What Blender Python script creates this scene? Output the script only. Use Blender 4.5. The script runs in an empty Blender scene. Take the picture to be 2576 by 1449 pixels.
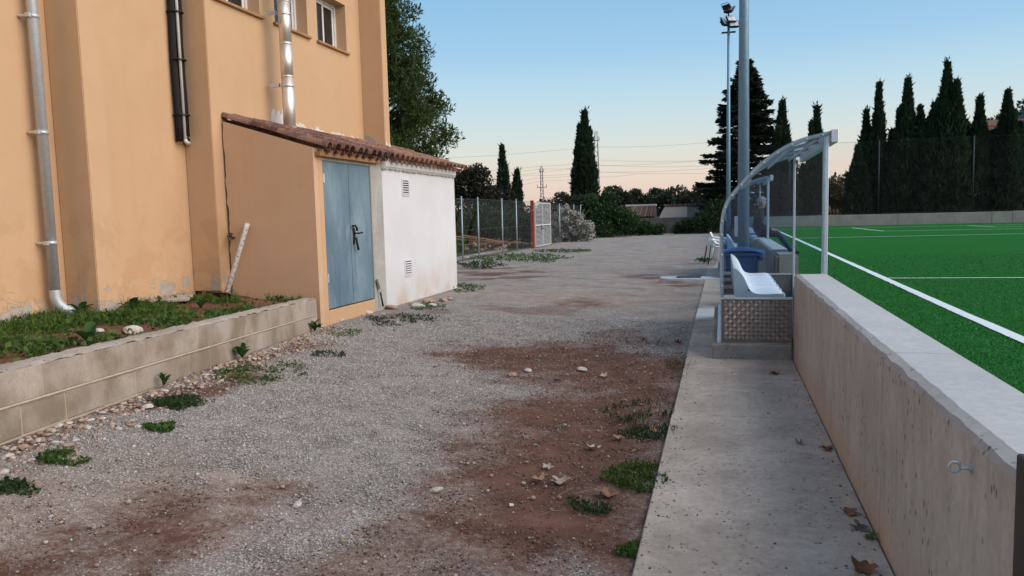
import bpy, bmesh, math, random
import numpy as np
from mathutils import Vector, Matrix
SC = bpy.context.scene
COL = SC.collection
R = math.radians

# ---------------------------------------------------------------- camera
FPX, CX, CY, CAMH = 1935.0, 1288.0, 724.5, 1.45      # focal length and centre in units of a 2576 px wide picture
_Y = Vector((1816 - CX, CY - 530, -FPX)).normalized()          # street direction in camera space
_Z = Vector((-.025, 1, ((CY - 530) - .025 * (1816 - CX)) / FPX)).normalized()
_X = _Y.cross(_Z)
CAM = Vector((0, 0, CAMH))
cam = bpy.data.cameras.new('camera'); cam_o = bpy.data.objects.new('camera', cam); COL.objects.link(cam_o)
_m = Matrix(((_X[0], _X[1], _X[2]), (_Y[0], _Y[1], _Y[2]), (_Z[0], _Z[1], _Z[2]))).to_4x4()
_m.translation = CAM
cam_o.matrix_world = _m
cam.sensor_width = 36; cam.lens = 36 * FPX / 2576; cam.clip_start = .05; cam.clip_end = 3000
SC.camera = cam_o

# ---------------------------------------------------------------- world and light
SUN_EL, SUN_AZ = R(34), R(100)      # azimuth clockwise from +Y; the light comes from the right
w = bpy.data.worlds.new('World'); SC.world = w; w.use_nodes = True
nt = w.node_tree; bg = nt.nodes['Background']
sk = nt.nodes.new('ShaderNodeTexSky'); sk.sky_type = 'NISHITA'; sk.sun_disc = False
sk.sun_elevation = R(4); sk.sun_rotation = SUN_AZ; sk.dust_density = 1.5; sk.ozone_density = 2
tc = nt.nodes.new('ShaderNodeTexCoord'); sx = nt.nodes.new('ShaderNodeSeparateXYZ')
rp = nt.nodes.new('ShaderNodeValToRGB')
nt.links.new(tc.outputs['Generated'], sx.inputs[0]); nt.links.new(sx.outputs['Z'], rp.inputs[0])
EXPO = .6
SKYK = 1 / (2 ** EXPO * .93)
stops = [(0.0, (.76, .60, .54)), (.022, (.80, .62, .54)), (.045, (.80, .67, .585)), (.078, (.70, .71, .66)), (.115, (.59, .71, .75)), (.155, (.47, .67, .80)),
         (.20, (.345, .575, .80)), (.27, (.258, .50, .745)), (.45, (.225, .43, .68)), (1.0, (.18, .35, .60))]
el = rp.color_ramp.elements
for i, (p, c) in enumerate(stops):
    e = el[i] if i < 2 else el.new(p)
    e.position = p; e.color = (*[v * SKYK for v in c], 1)
mx = nt.nodes.new('ShaderNodeMix'); mx.data_type = 'RGBA'; mx.inputs[0].default_value = .9
sc_ = nt.nodes.new('ShaderNodeVectorMath'); sc_.operation = 'SCALE'; sc_.inputs['Scale'].default_value = .3
nt.links.new(sk.outputs[0], sc_.inputs[0])
nt.links.new(sc_.outputs[0], mx.inputs[6]); nt.links.new(rp.outputs[0], mx.inputs[7])
nt.links.new(mx.outputs[2], bg.inputs[0]); bg.inputs[1].default_value = 1.0
sun = bpy.data.lights.new('sun', 'SUN'); sun.energy = 2.35; sun.angle = R(70); sun.color = (1.0, .88, .77)
sun_o = bpy.data.objects.new('sun', sun); COL.objects.link(sun_o)
_d = Vector((math.sin(SUN_AZ) * math.cos(SUN_EL), math.cos(SUN_AZ) * math.cos(SUN_EL), math.sin(SUN_EL)))
sun_o.rotation_euler = _d.to_track_quat('Z', 'Y').to_euler(); sun_o.location = _d * 60
SC.view_settings.view_transform = 'Standard'; SC.view_settings.look = 'None'
SC.view_settings.exposure = EXPO; SC.view_settings.gamma = 1.0; SC.view_settings.use_curve_mapping = False
SC.cycles.use_adaptive_sampling = True; SC.cycles.adaptive_threshold = .02; SC.cycles.max_bounces = 6; SC.cycles.transparent_max_bounces = 12; SC.cycles.diffuse_bounces = 2; SC.cycles.glossy_bounces = 3
SC.cycles.caustics_reflective = False; SC.cycles.caustics_refractive = False

# ---------------------------------------------------------------- helpers
rnd = random.Random(7); rng = np.random.default_rng(11)
def ray(px, py):
    return _m.to_3x3() @ Vector((px - CX, CY - py, -FPX))
def atz(px, py, z): d = ray(px, py); return CAM + d * ((z - CAMH) / d.z)      # sight line met with a level at height z
def aty(px, py, y): d = ray(px, py); return CAM + d * (y / d.y)
def atx(px, py, x): d = ray(px, py); return CAM + d * (x / d.x)

def tag(o, label=None, cat=None, group=None, kind=None):
    if label: o['label'] = label
    if cat: o['category'] = cat
    if group: o['group'] = group
    if kind: o['kind'] = kind
    return o
def thing(name, label, cat, loc=(0, 0, 0), group=None):
    o = bpy.data.objects.new(name, None); COL.objects.link(o); o.location = loc
    o.empty_display_size = .2
    return tag(o, label, cat, group)
def rootloc(p):
    while p.parent: p = p.parent
    return Vector(p.location)
def link(name, me, mat, parent=None, loc=None, rot=None):
    if mat is not None and len(me.materials) == 0: me.materials.append(mat)
    o = bpy.data.objects.new(name, me); COL.objects.link(o)
    if parent: o.parent = parent
    if loc is not None: o.location = loc
    if rot is not None: o.rotation_euler = rot
    return o
class MB:
    def __init__(s): s.v = []; s.f = []
    def add(s, v, f):
        n = len(s.v); s.v += [tuple(p) for p in v]; s.f += [tuple(i + n for i in q) for q in f]; return s
    def box(s, x0, x1, y0, y1, z0, z1):
        return s.add([(x0, y0, z0), (x1, y0, z0), (x1, y1, z0), (x0, y1, z0), (x0, y0, z1), (x1, y0, z1), (x1, y1, z1), (x0, y1, z1)],
                     [(0, 3, 2, 1), (4, 5, 6, 7), (0, 1, 5, 4), (1, 2, 6, 5), (2, 3, 7, 6), (3, 0, 4, 7)])
    def obox(s, a, b, wv, hv):          # bar from a to b with half-width vectors
        a, b, wv, hv = map(Vector, (a, b, wv, hv))
        p = [a - wv - hv, a + wv - hv, a + wv + hv, a - wv + hv, b - wv - hv, b + wv - hv, b + wv + hv, b - wv + hv]
        return s.add(p, [(0, 3, 2, 1), (4, 5, 6, 7), (0, 1, 5, 4), (1, 2, 6, 5), (2, 3, 7, 6), (3, 0, 4, 7)])
    def tube(s, pts, r, seg=10, caps=True):
        pts = [Vector(p) for p in pts]; n = len(pts)
        rr = r if hasattr(r, '__len__') else [r] * n
        up = Vector((0, 0, 1)); base = len(s.v); prev = None
        for i, p in enumerate(pts):
            t = (pts[min(i + 1, n - 1)] - pts[max(i - 1, 0)]).normalized()
            if prev is None:
                a = t.cross(up) if abs(t.z) < .95 else t.cross(Vector((1, 0, 0)))
            else:
                a = prev - t * prev.dot(t)
            a.normalize(); prev = a; b = t.cross(a)
            for k in range(seg):
                an = 2 * math.pi * k / seg
                s.v.append(tuple(p + (a * math.cos(an) + b * math.sin(an)) * rr[i]))
        for i in range(n - 1):
            for k in range(seg):
                k2 = (k + 1) % seg; o = base + i * seg
                s.f.append((o + k, o + k2, o + seg + k2, o + seg + k))
        if caps:
            s.f.append(tuple(base + k for k in range(seg))[::-1]); s.f.append(tuple(base + (n - 1) * seg + k for k in range(seg)))
        return s
    def prism(s, poly, d):              # closed 3-D polygon extruded by vector d
        poly = [Vector(p) for p in poly]; d = Vector(d); n = len(poly)
        return s.add(poly + [p + d for p in poly], [tuple(range(n))[::-1], tuple(range(n, 2 * n))] +
                     [(i, (i + 1) % n, n + (i + 1) % n, n + i) for i in range(n)])
    def grid(s, rows):                  # list of rows of points
        base = len(s.v); m = len(rows[0])
        for r_ in rows: s.v += [tuple(p) for p in r_]
        for i in range(len(rows) - 1):
            for j in range(m - 1):
                o = base + i * m + j; s.f.append((o, o + 1, o + m + 1, o + m))
        return s
    def mesh(s, name, smooth=False, bevel=0, off=(0, 0, 0), seg=1):
        me = bpy.data.meshes.new(name)
        off = Vector(off)
        me.from_pydata([tuple(Vector(p) - off) for p in s.v], [], s.f)
        bm = bmesh.new(); bm.from_mesh(me)
        bmesh.ops.recalc_face_normals(bm, faces=bm.faces)
        if bevel:
            es = [e for e in bm.edges if len(e.link_faces) == 2 and e.calc_face_angle(0) > .5]
            bmesh.ops.bevel(bm, geom=es, offset=bevel, segments=seg, affect='EDGES', clamp_overlap=True)
        bm.to_mesh(me); bm.free()
        if smooth:
            me.polygons.foreach_set('use_smooth', [True] * len(me.polygons))
            if smooth == 'auto': me.set_sharp_from_angle(angle=R(40))
        me.update(); return me
    def build(s, name, mat, parent=None, smooth=False, bevel=0, seg=1):
        off = rootloc(parent) if parent else (0, 0, 0)
        return link(name, s.mesh(name, smooth, bevel, off, seg), mat, parent)
def npmesh(name, V, Fq, mat, parent=None, nside=4, smooth=False, rel=True):
    """mesh from numpy arrays: V (n,3), Fq (m,nside)"""
    V = np.asarray(V, np.float32); Fq = np.asarray(Fq, np.int32)
    if parent is not None and rel: V = V - np.array(rootloc(parent), np.float32)
    me = bpy.data.meshes.new(name)
    me.vertices.add(len(V)); me.vertices.foreach_set('co', V.ravel())
    me.loops.add(Fq.size); me.loops.foreach_set('vertex_index', Fq.ravel())
    me.polygons.add(len(Fq)); me.polygons.foreach_set('loop_start', np.arange(0, Fq.size, nside, dtype=np.int32))
    me.update(calc_edges=True)
    if smooth: me.polygons.foreach_set('use_smooth', np.ones(len(Fq), bool))
    return link(name, me, mat, parent)
def copytree(o, parent=None):
    c = o.copy(); COL.objects.link(c); c.parent = parent
    for ch in list(o.children): copytree(ch, c)
    return c
# value noise
_perm = rng.random((256, 256))
def vnoise(x, y):
    xi = np.floor(x).astype(int); yi = np.floor(y).astype(int); fx = x - xi; fy = y - yi
    fx = fx * fx * (3 - 2 * fx); fy = fy * fy * (3 - 2 * fy)
    g = lambda a, b: _perm[a % 256, b % 256]
    return (g(xi, yi) * (1 - fx) + g(xi + 1, yi) * fx) * (1 - fy) + (g(xi, yi + 1) * (1 - fx) + g(xi + 1, yi + 1) * fx) * fy
def fbm(x, y, o=4):
    t = 0; a = .5; s = 1
    for i in range(o):
        t = t + a * vnoise(x * s + 17 * i, y * s + 31 * i); a *= .5; s *= 2.1
    return t / (1 - .5 ** o)
def sstep(a, b, x):
    t = np.clip((x - a) / (b - a), 0, 1); return t * t * (3 - 2 * t)

# ---------------------------------------------------------------- materials
class NT:
    def __init__(s, name):
        m = bpy.data.materials.new(name); m.use_nodes = True; s.m = m; s.t = m.node_tree
        s.b = s.t.nodes['Principled BSDF']; s.out = s.t.nodes['Material Output']; s._pos = None
    def n(s, typ, **kw):
        nd = s.t.nodes.new('ShaderNode' + typ)
        for k, v in kw.items(): setattr(nd, k, v)
        return nd
    def l(s, a, b): s.t.links.new(a, b)
    def pos(s, sc=(1, 1, 1)):
        if s._pos is None: s._pos = s.n('NewGeometry')
        if sc == (1, 1, 1): return s._pos.outputs['Position']
        mp = s.n('Mapping'); mp.inputs['Scale'].default_value = sc; s.l(s._pos.outputs['Position'], mp.inputs[0]); return mp.outputs[0]
    def island(s):
        if s._pos is None: s._pos = s.n('NewGeometry')
        return s._pos.outputs['Random Per Island']
    def noise(s, scale, detail=4, rough=.55, vec=None, dist=0):
        nd = s.n('TexNoise'); nd.inputs['Scale'].default_value = scale; nd.inputs['Detail'].default_value = detail
        nd.inputs['Roughness'].default_value = rough; nd.inputs['Distortion'].default_value = dist
        s.l(vec if vec is not None else s.pos(), nd.inputs['Vector']); return nd.outputs[0]
    def voro(s, scale, feature='F1', vec=None, out='Distance', rand=1):
        nd = s.n('TexVoronoi'); nd.feature = feature; nd.inputs['Scale'].default_value = scale; nd.inputs['Randomness'].default_value = rand
        s.l(vec if vec is not None else s.pos(), nd.inputs['Vector']); return nd.outputs[out]
    def ramp(s, x, stops, interp='LINEAR'):
        r_ = s.n('ValToRGB'); r_.color_ramp.interpolation = interp; el = r_.color_ramp.elements
        for i, (p, c) in enumerate(stops):
            e = el[i] if i < 2 else el.new(p)
            e.position = p; c = (c, c, c) if not hasattr(c, '__len__') else c; e.color = (*c[:3], 1)
        s.l(x, r_.inputs[0]); return r_.outputs[0]
    def mix(s, f, a, b, mode='MIX'):
        nd = s.n('Mix'); nd.data_type = 'RGBA'; nd.blend_type = mode
        for inp, v in ((nd.inputs[0], f), (nd.inputs[6], a), (nd.inputs[7], b)):
            if isinstance(v, bpy.types.NodeSocket): s.l(v, inp)
            elif hasattr(v, '__len__'): inp.default_value = (*v[:3], 1)
            elif inp == nd.inputs[0]: inp.default_value = v
            else: inp.default_value = (v, v, v, 1)
        return nd.outputs[2]
    def math(s, op, a, b=None, clamp=False):
        nd = s.n('Math', operation=op); nd.use_clamp = clamp
        for i, v in enumerate((a, b)):
            if v is None: continue
            if isinstance(v, bpy.types.NodeSocket): s.l(v, nd.inputs[i])
            else: nd.inputs[i].default_value = v
        return nd.outputs[0]
    def xyz(s, i):
        if not hasattr(s, '_sep'):
            s._sep = s.n('SeparateXYZ'); s.l(s.pos(), s._sep.inputs[0])
        return s._sep.outputs[i]
    def rng_(s, x, a, b, c=0, d=1):
        nd = s.n('MapRange'); nd.inputs[1].default_value = a; nd.inputs[2].default_value = b
        nd.inputs[3].default_value = c; nd.inputs[4].default_value = d; s.l(x, nd.inputs[0]); return nd.outputs[0]
    def fin(s, color=None, rough=.8, metal=0, bump=None, bstr=.3, bdist=.01, spec=.5):
        if color is not None:
            if isinstance(color, bpy.types.NodeSocket): s.l(color, s.b.inputs['Base Color'])
            else: s.b.inputs['Base Color'].default_value = (*color[:3], 1)
        if isinstance(rough, bpy.types.NodeSocket): s.l(rough, s.b.inputs['Roughness'])
        else: s.b.inputs['Roughness'].default_value = rough
        s.b.inputs['Metallic'].default_value = metal; s.b.inputs['Specular IOR Level'].default_value = spec
        if bump is not None:
            bn = s.n('Bump'); bn.inputs['Strength'].default_value = bstr; bn.inputs['Distance'].default_value = bdist
            s.l(bump, bn.inputs['Height']); s.l(bn.outputs[0], s.b.inputs['Normal'])
        return s.m
def simple(name, c1, c2=None, scale=8, rough=.7, metal=0, bstr=.15, bdist=.005, spec=.4, detail=5):
    t = NT(name); c2 = c2 or tuple(x * .75 for x in c1)
    nz = t.noise(scale, detail, .6)
    f = t.ramp(nz, [(.3, 0), (.7, 1)])
    return t.fin(t.mix(f, c2, c1), rough, metal, nz, bstr, bdist, spec)
def leafmat(name, c1, c2, c3=None, rough=.6, trans=.25):
    t = NT(name); c3 = c3 or c1
    r_ = t.ramp(t.island(), [(0, c2), (.5, c1), (1, c3)])
    big = t.noise(.9, 3)
    col = t.mix(t.ramp(big, [(.35, 0), (.65, .55)]), r_, t.mix(.5, r_, c2))
    t.fin(col, rough, spec=.25)
    tr = t.n('BsdfTranslucent'); t.l(col, tr.inputs[0]); ms = t.n('MixShader'); ms.inputs[0].default_value = trans
    t.l(t.b.outputs[0], ms.inputs[1]); t.l(tr.outputs[0], ms.inputs[2]); t.l(ms.outputs[0], t.out.inputs[0])
    return t.m

def stucco(name, base, worn=True):
    t = NT(name)
    big = t.noise(.55, 4, .6); fine = t.noise(60, 3, .6); med = t.noise(3.5, 5, .65)
    c = t.mix(t.ramp(big, [(.3, 0), (.7, 1)]), tuple(x * .9 for x in base), base)
    c = t.mix(t.math('MULTIPLY', t.ramp(med, [(.45, 0), (.75, 1)]), .35), c, tuple(x * y for x, y in zip(base, (.86, .82, .78))))
    # rain streaks
    st = t.noise(1, 5, .6, t.pos((9, 9, .35)))
    c = t.mix(t.math('MULTIPLY', t.ramp(st, [(.56, 0), (.78, 1)]), .10), c, (.30, .18, .11))
    h = fine
    if worn:
        low = t.rng_(t.xyz(2), 1.45, .55, 0, 1)
        vlow = t.rng_(t.xyz(2), 1.05, .5, 0, 1)
        # damp, yellowed plaster at the foot
        c = t.mix(t.math('MULTIPLY', low, t.ramp(t.noise(1.6, 5, .6), [(.35, 0), (.65, .6)])), c, (.60, .36, .19))
        # hair cracks
        wv = t.n('VectorMath', operation='ADD'); t.l(t.pos(), wv.inputs[0])
        nn = t.n('TexNoise'); nn.inputs['Scale'].default_value = 4.5; nn.inputs['Detail'].default_value = 5; t.l(t.pos(), nn.inputs['Vector'])
        sc = t.n('VectorMath', operation='SCALE'); sc.inputs['Scale'].default_value = .35; t.l(nn.outputs['Color'], sc.inputs[0]); t.l(sc.outputs[0], wv.inputs[1])
        cr = t.voro(2.6, 'DISTANCE_TO_EDGE', wv.outputs[0])
        crm = t.math('MULTIPLY', t.ramp(cr, [(.0, 1), (.009, 0)]), t.math('MULTIPLY', low, t.ramp(t.noise(1.9, 3), [(.53, 0), (.60, 1)])))
        c = t.mix(t.math('MULTIPLY', crm, .8), c, (.20, .10, .055))
        # flaked patches showing grey render
        fl = t.noise(4.2, 6, .62, dist=.8)
        thr = t.math('ADD', fl, t.math('MULTIPLY', vlow, .242))
        flm = t.math('MULTIPLY', t.ramp(thr, [(.705, 0), (.715, 1)]), t.rng_(t.xyz(2), 1.35, 1.1, 0, 1))
        blot = t.math('MULTIPLY', t.ramp(t.noise(2.1, 5, .6, dist=.5), [(.52, 0), (.60, 1)]), t.rng_(t.xyz(2), 1.7, 1.45, 0, .45))
        c = t.mix(blot, c, (.47, .285, .155))
        pale = t.math('MULTIPLY', t.ramp(t.noise(5.5, 5, .6), [(.58, 0), (.64, 1)]), t.math('MULTIPLY', vlow, .6))
        c = t.mix(pale, c, (.66, .47, .31))
        grey = t.mix(t.noise(14, 4), (.30, .25, .205), (.54, .475, .41))
        c = t.mix(flm, c, grey)
        edge = t.math('MULTIPLY', t.ramp(thr, [(.685, 0), (.70, 1), (.706, 0)]), low)
        c = t.mix(t.math('MULTIPLY', edge, .5), c, (.30, .17, .09))
        h = t.math('SUBTRACT', t.math('MULTIPLY', fine, .25), t.math('ADD', flm, t.math('MULTIPLY', crm, 1.0)))
        return t.fin(c, .9, 0, h, .5, .006, .2)
    return t.fin(c, .9, 0, h, .25, .003, .2)
OCH = (.585, .378, .225)
M = {}
M['stucco'] = stucco('ochre_stucco', OCH)
M['stucco_plain'] = stucco('ochre_stucco_plain', (.60, .375, .215), False)
M['frame'] = simple('dugout_frame_steel', (.36, .42, .48), (.29, .345, .40), 18, .42, .5, .03, .002)
M['stucco_shed'] = stucco('ochre_stucco_shed', (.63, .405, .255), False)
def concrete(name, c1, c2, streak=0., streakc=(.2, .13, .09), pores=True, foot=None, bstr=.35):
    t = NT(name)
    n1 = t.noise(1.7, 6, .6); n2 = t.noise(24, 4, .6)
    c = t.mix(t.ramp(n1, [(.32, 0), (.68, 1)]), c2, c1)
    c = t.mix(t.math('MULTIPLY', t.ramp(n2, [(.4, 0), (.7, 1)]), .35), c, tuple(x * .68 for x in c2))
    h = n2
    if streak:
        s1 = t.noise(1, 6, .7, t.pos((9, 9, 2.0)), dist=.5); s2 = t.noise(1, 6, .7, t.pos((46, 46, 6)))
        s3 = t.noise(2.2, 5, .6)
        m_ = t.math('ADD', t.math('MULTIPLY', s1, .4), t.math('ADD', t.math('MULTIPLY', s2, .3), t.math('MULTIPLY', s3, .3)))
        c = t.mix(t.math('MULTIPLY', t.ramp(m_, [(.45, 0), (.62, 1)]), streak), c, streakc)
    if pores:
        v = t.voro(30, 'F1', t.pos((1, 1, .55))); pm = t.math('MULTIPLY', t.ramp(v, [(.12, 1), (.26, 0)]), t.ramp(t.noise(5, 4), [(.47, 0), (.56, 1)]))
        c = t.mix(t.math('MULTIPLY', pm, .75), c, (.055, .045, .038)); h = t.math('SUBTRACT', n2, t.math('MULTIPLY', pm, 1.5))
    if foot is not None:
        f = t.math('MULTIPLY', t.rng_(t.xyz(2), foot[1], foot[0], 0, 1), t.ramp(t.noise(2.5, 4), [(.25, .25), (.65, 1)]))
        c = t.mix(f, c, foot[2])
    return t.fin(c, .92, 0, h, bstr, .006, .2)
M['pitch_wall'] = concrete('cast_concrete_streaked', (.555, .55, .53), (.425, .415, .395), .5, (.245, .22, .195), True, (-.02, .26, (.50, .34, .23)))
M['pitch_wall_top'] = concrete('cast_concrete_top', (.52, .525, .52), (.44, .445, .44), 0, pores=False)
M['pitch_edge'] = concrete('cast_concrete_worn_edge', (.47, .455, .435), (.36, .345, .325), 0)
M['walk'] = concrete('walkway_concrete', (.62, .525, .44), (.42, .345, .28), .45, (.20, .155, .125), True)
M['plinth'] = concrete('plinth_concrete', (.36, .34, .315), (.22, .20, .185), 0)
M['backwall'] = concrete('back_wall_concrete', (.33, .31, .285), (.25, .23, .205), .2, (.16, .13, .1), False)
M['rawcol'] = concrete('raw_cement_render', (.47, .45, .42), (.36, .34, .31), .35, (.25, .22, .19), False)
M['patch'] = concrete('white_filler', (.72, .68, .64), (.60, .54, .49), 0, pores=False)
M['endwall'] = concrete('dark_concrete', (.17, .15, .13), (.11, .095, .085), .3, (.06, .05, .045), False)
M['whitecurb'] = concrete('whitewashed_concrete', (.66, .67, .68), (.48, .48, .47), 0, pores=False)
def block_mat():
    t = NT('grey_concrete_block')
    oi = t.n('ObjectInfo'); n1 = t.noise(2.3, 5, .6); n2 = t.noise(55, 3, .6)
    c = t.mix(oi.outputs['Random'], (.45, .375, .31), (.37, .30, .245))
    c = t.mix(t.ramp(n1, [(.42, 0), (.62, .85)]), c, (.23, .175, .12))
    c = t.mix(t.math('MULTIPLY', t.ramp(n2, [(.45, 0), (.7, 1)]), .25), c, (.16, .13, .1))
    return t.fin(c, .95, 0, n2, .45, .004, .2)
M['block'] = block_mat()
M['mortar'] = simple('mortar', (.49, .395, .30), (.39, .30, .22), 14, .95, 0, .4, .006)
def white_wall_mat():
    t = NT('white_paint_wall'); n1 = t.noise(1.2, 4); n2 = t.noise(70, 3)
    c = t.mix(t.ramp(n1, [(.3, 0), (.7, 1)]), (.60, .60, .615), (.66, .66, .675))
    f = t.math('MULTIPLY', t.rng_(t.xyz(2), .75, .05, 0, 1), t.ramp(t.noise(2.2, 5), [(.35, 0), (.7, 1)]))
    c = t.mix(f, c, (.56, .43, .32))
    sp = t.math('MULTIPLY', t.ramp(t.noise(22, 4), [(.66, 0), (.69, 1)]), t.ramp(t.noise(1.4, 2), [(.5, 0), (.6, 1)]))
    c = t.mix(t.math('MULTIPLY', sp, .6), c, (.40, .34, .28))
    return t.fin(c, .85, 0, n2, .2, .003, .25)
M['whitewall'] = white_wall_mat()
def tile_mat(name='clay_roof_tile', stops=[(0, (.125, .06, .045)), (.4, (.20, .098, .069)), (.75, (.28, .155, .112)), (1, (.17, .10, .082))], dk=.85):
    t = NT(name); oi = t.n('ObjectInfo')
    c = t.ramp(oi.outputs['Random'], stops)
    n = t.noise(9, 5, .65)
    c = t.mix(t.ramp(n, [(.42, 0), (.64, dk)]), c, (.07, .042, .036))
    li = t.math('MULTIPLY', t.ramp(t.noise(28, 4), [(.60, 0), (.66, 1)]), .45)
    c = t.mix(li, c, (.36, .30, .25))
    return t.fin(c, .9, 0, n, .4, .006, .2)
M['tile'] = tile_mat()
M['tile_new'] = tile_mat('clay_roof_tile_newer', [(0, (.24, .115, .078)), (.4, (.30, .155, .105)), (.75, (.36, .20, .145)), (1, (.27, .155, .12))], .5)
def door_mat():
    t = NT('blue_grey_painted_steel'); n1 = t.noise(1, 5, .6, t.pos((2.2, 2.2, .9))); n2 = t.noise(90, 2)
    c = t.mix(t.ramp(n1, [(.35, 0), (.65, 1)]), (.105, .165, .215), (.20, .275, .32))
    pale = t.math('MULTIPLY', t.ramp(t.noise(3, 5, .6, t.pos((1, 1, .4))), [(.52, 0), (.68, 1)]), .6)
    c = t.mix(pale, c, (.30, .36, .39))
    dk = t.math('MULTIPLY', t.ramp(t.noise(1, 5, .65, t.pos((4, 4, 1.1))), [(.58, 0), (.72, 1)]), .65)
    c = t.mix(dk, c, (.07, .12, .165))
    ch = t.ramp(t.noise(34, 3, .6), [(.70, 0), (.72, 1)])
    c = t.mix(t.math('MULTIPLY', ch, .5), c, (.5, .52, .52))
    return t.fin(c, .55, 0, n2, .12, .002, .4)
M['door'] = door_mat()
M['galv'] = simple('galvanised_steel', (.58, .60, .62), (.48, .50, .52), 30, .45, .45, .03, .002)
M['galv_pole'] = simple('galvanised_pole', (.20, .33, .44), (.16, .26, .36), 14, .5, .45, .03, .002)
M['alu'] = simple('aluminium', (.66, .69, .73), (.56, .59, .63), 20, .38, .6, .02, .001)
M['steelflue'] = simple('stainless_flue', (.88, .82, .75), (.78, .70, .62), 2.5, .45, .8, .0, .004)
M['darkpipe'] = simple('black_pipe_insulation', (.014, .011, .011), (.008, .007, .007), 40, .85, 0, .3, .004)
M['whitepvc'] = simple('white_pvc', (.74, .73, .72), (.62, .60, .58), 6, .45)
M['whiteplastic'] = simple('white_moulded_plastic', (.82, .84, .86), (.77, .79, .81), 3, .35, 0, .03, .002)
M['bluebin'] = simple('blue_plastic', (.022, .085, .22), (.016, .06, .165), 5, .42, 0, .04, .002)
M['blackiron'] = simple('black_iron', (.012, .012, .014), (.02, .02, .022), 20, .5, .3, .1, .003)
M['darkgate'] = simple('dark_grey_painted_steel', (.035, .034, .032), (.028, .027, .025), 12, .55, 0, .1, .002)
def rustwhite(name, white, rust, thr=.55, sc=14):
    t = NT(name); n = t.noise(sc, 5, .65); f = t.ramp(n, [(thr, 0), (thr + .04, 1)])
    c = t.mix(f, white, t.mix(t.noise(40, 3), rust, tuple(x * .4 for x in rust)))
    return t.fin(c, .75, 0, t.math('SUBTRACT', n, f), .3, .003, .3)
M['rustpost'] = rustwhite('chipped_white_paint_over_rust', (.64, .585, .54), (.22, .09, .055), .57, 60)
M['rust'] = simple('rusted_steel', (.12, .045, .028), (.07, .025, .018), 12, .9, 0, .3, .004)
M['redpost'] = rustwhite('red_paint_flaking', (.30, .055, .03), (.55, .48, .42), .60, 7)
M['wood'] = simple('bare_timber', (.44, .24, .12), (.30, .15, .07), 6, .8)
M['woodgrey'] = simple('weathered_branch', (.30, .24, .19), (.20, .155, .12), 9, .9)
M['bark'] = simple('bark', (.10, .075, .055), (.055, .04, .03), 6, .95, 0, .6, .02)
def soil():
    t = NT('red_soil'); n = t.noise(3, 6, .65); f = t.noise(45, 4)
    c = t.mix(t.ramp(n, [(.35, 0), (.65, 1)]), (.105, .050, .032), (.20, .098, .062))
    v = t.voro(38, out='Color'); st = t.math('MULTIPLY', t.ramp(t.voro(38), [(.18, 1), (.3, 0)]), t.ramp(t.noise(4, 3), [(.5, 0), (.62, 1)]))
    c = t.mix(t.math('MULTIPLY', st, .7), c, (.42, .33, .26))
    return t.fin(c, .95, 0, f, .7, .02, .15)
M['soil'] = soil()
def stone_mat(name, c1, c2, c3):
    t = NT(name); r_ = t.ramp(t.island(), [(0, c1), (.5, c2), (1, c3)])
    n = t.noise(40, 4, .6); c = t.mix(t.ramp(n, [(.4, 0), (.7, .4)]), r_, (.14, .09, .065))
    return t.fin(c, .92, 0, n, .5, .004, .2)
M['gravel'] = stone_mat('crushed_limestone', (.22, .19, .165), (.42, .385, .355), (.60, .57, .54))
M['crumb'] = stone_mat('earth_crumbs', (.07, .036, .026), (.15, .085, .062), (.30, .21, .165))
M['limestone'] = stone_mat('pale_limestone', (.46, .36, .28), (.54, .45, .37), (.60, .54, .48))
M['redstone'] = stone_mat('reddish_stone', (.30, .16, .10), (.36, .21, .14), (.45, .30, .22))
def objrand(name, stops, rough=.8):
    t = NT(name); oi = t.n('ObjectInfo'); c = t.ramp(oi.outputs['Random'], stops); n = t.noise(30, 4)
    c = t.mix(t.ramp(n, [(.4, 0), (.7, .5)]), c, (.13, .075, .05)); return t.fin(c, rough, 0, n, .3, .003, .2)
M['deadleaf'] = objrand('dry_leaf', [(0, (.20, .085, .045)), (.5, (.30, .15, .085)), (1, (.38, .23, .15))], .75)
M['paleleaf'] = objrand('pale_dry_leaf', [(0, (.42, .34, .28)), (1, (.50, .43, .37))], .75)
M['yellowleaf'] = simple('yellow_leaf', (.55, .26, .03), (.45, .18, .02), 30, .6)
M['weed'] = leafmat('weed_leaf', (.058, .118, .020), (.030, .066, .014), (.10, .165, .032))
M['weeddark'] = leafmat('weed_leaf_dark', (.030, .066, .018), (.016, .036, .011), (.052, .085, .024))
M['grass'] = leafmat('grass_blade', (.072, .140, .018), (.042, .085, .014), (.13, .17, .035))
M['drygrass'] = leafmat('dry_grass', (.15, .12, .06), (.09, .07, .04), (.22, .18, .10))
M['pine'] = leafmat('pine_needles', (.052, .088, .020), (.024, .046, .014), (.085, .115, .024))
M['cypress'] = leafmat('cypress_foliage', (.025, .048, .024), (.013, .028, .016), (.044, .070, .030))
M['conifer'] = leafmat('conifer_foliage', (.021, .031, .020), (.011, .018, .013), (.036, .048, .026))
M['carob'] = leafmat('carob_leaves', (.030, .030, .018), (.016, .017, .011), (.050, .042, .024))
M['shrub'] = leafmat('shrub_leaves', (.028, .070, .020), (.014, .036, .014), (.052, .10, .024))
M['olive'] = leafmat('orchard_leaves', (.040, .048, .028), (.022, .028, .017), (.065, .066, .036))
M['yellowtree'] = leafmat('yellowing_leaves', (.12, .105, .04), (.055, .06, .028), (.21, .165, .06))
M['fluff'] = leafmat('seed_fluff', (.52, .49, .45), (.36, .33, .30), (.64, .61, .57), .9, .3)
M['hill'] = simple('wooded_hill', (.016, .040, .034), (.010, .024, .024), .12, .95)
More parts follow.
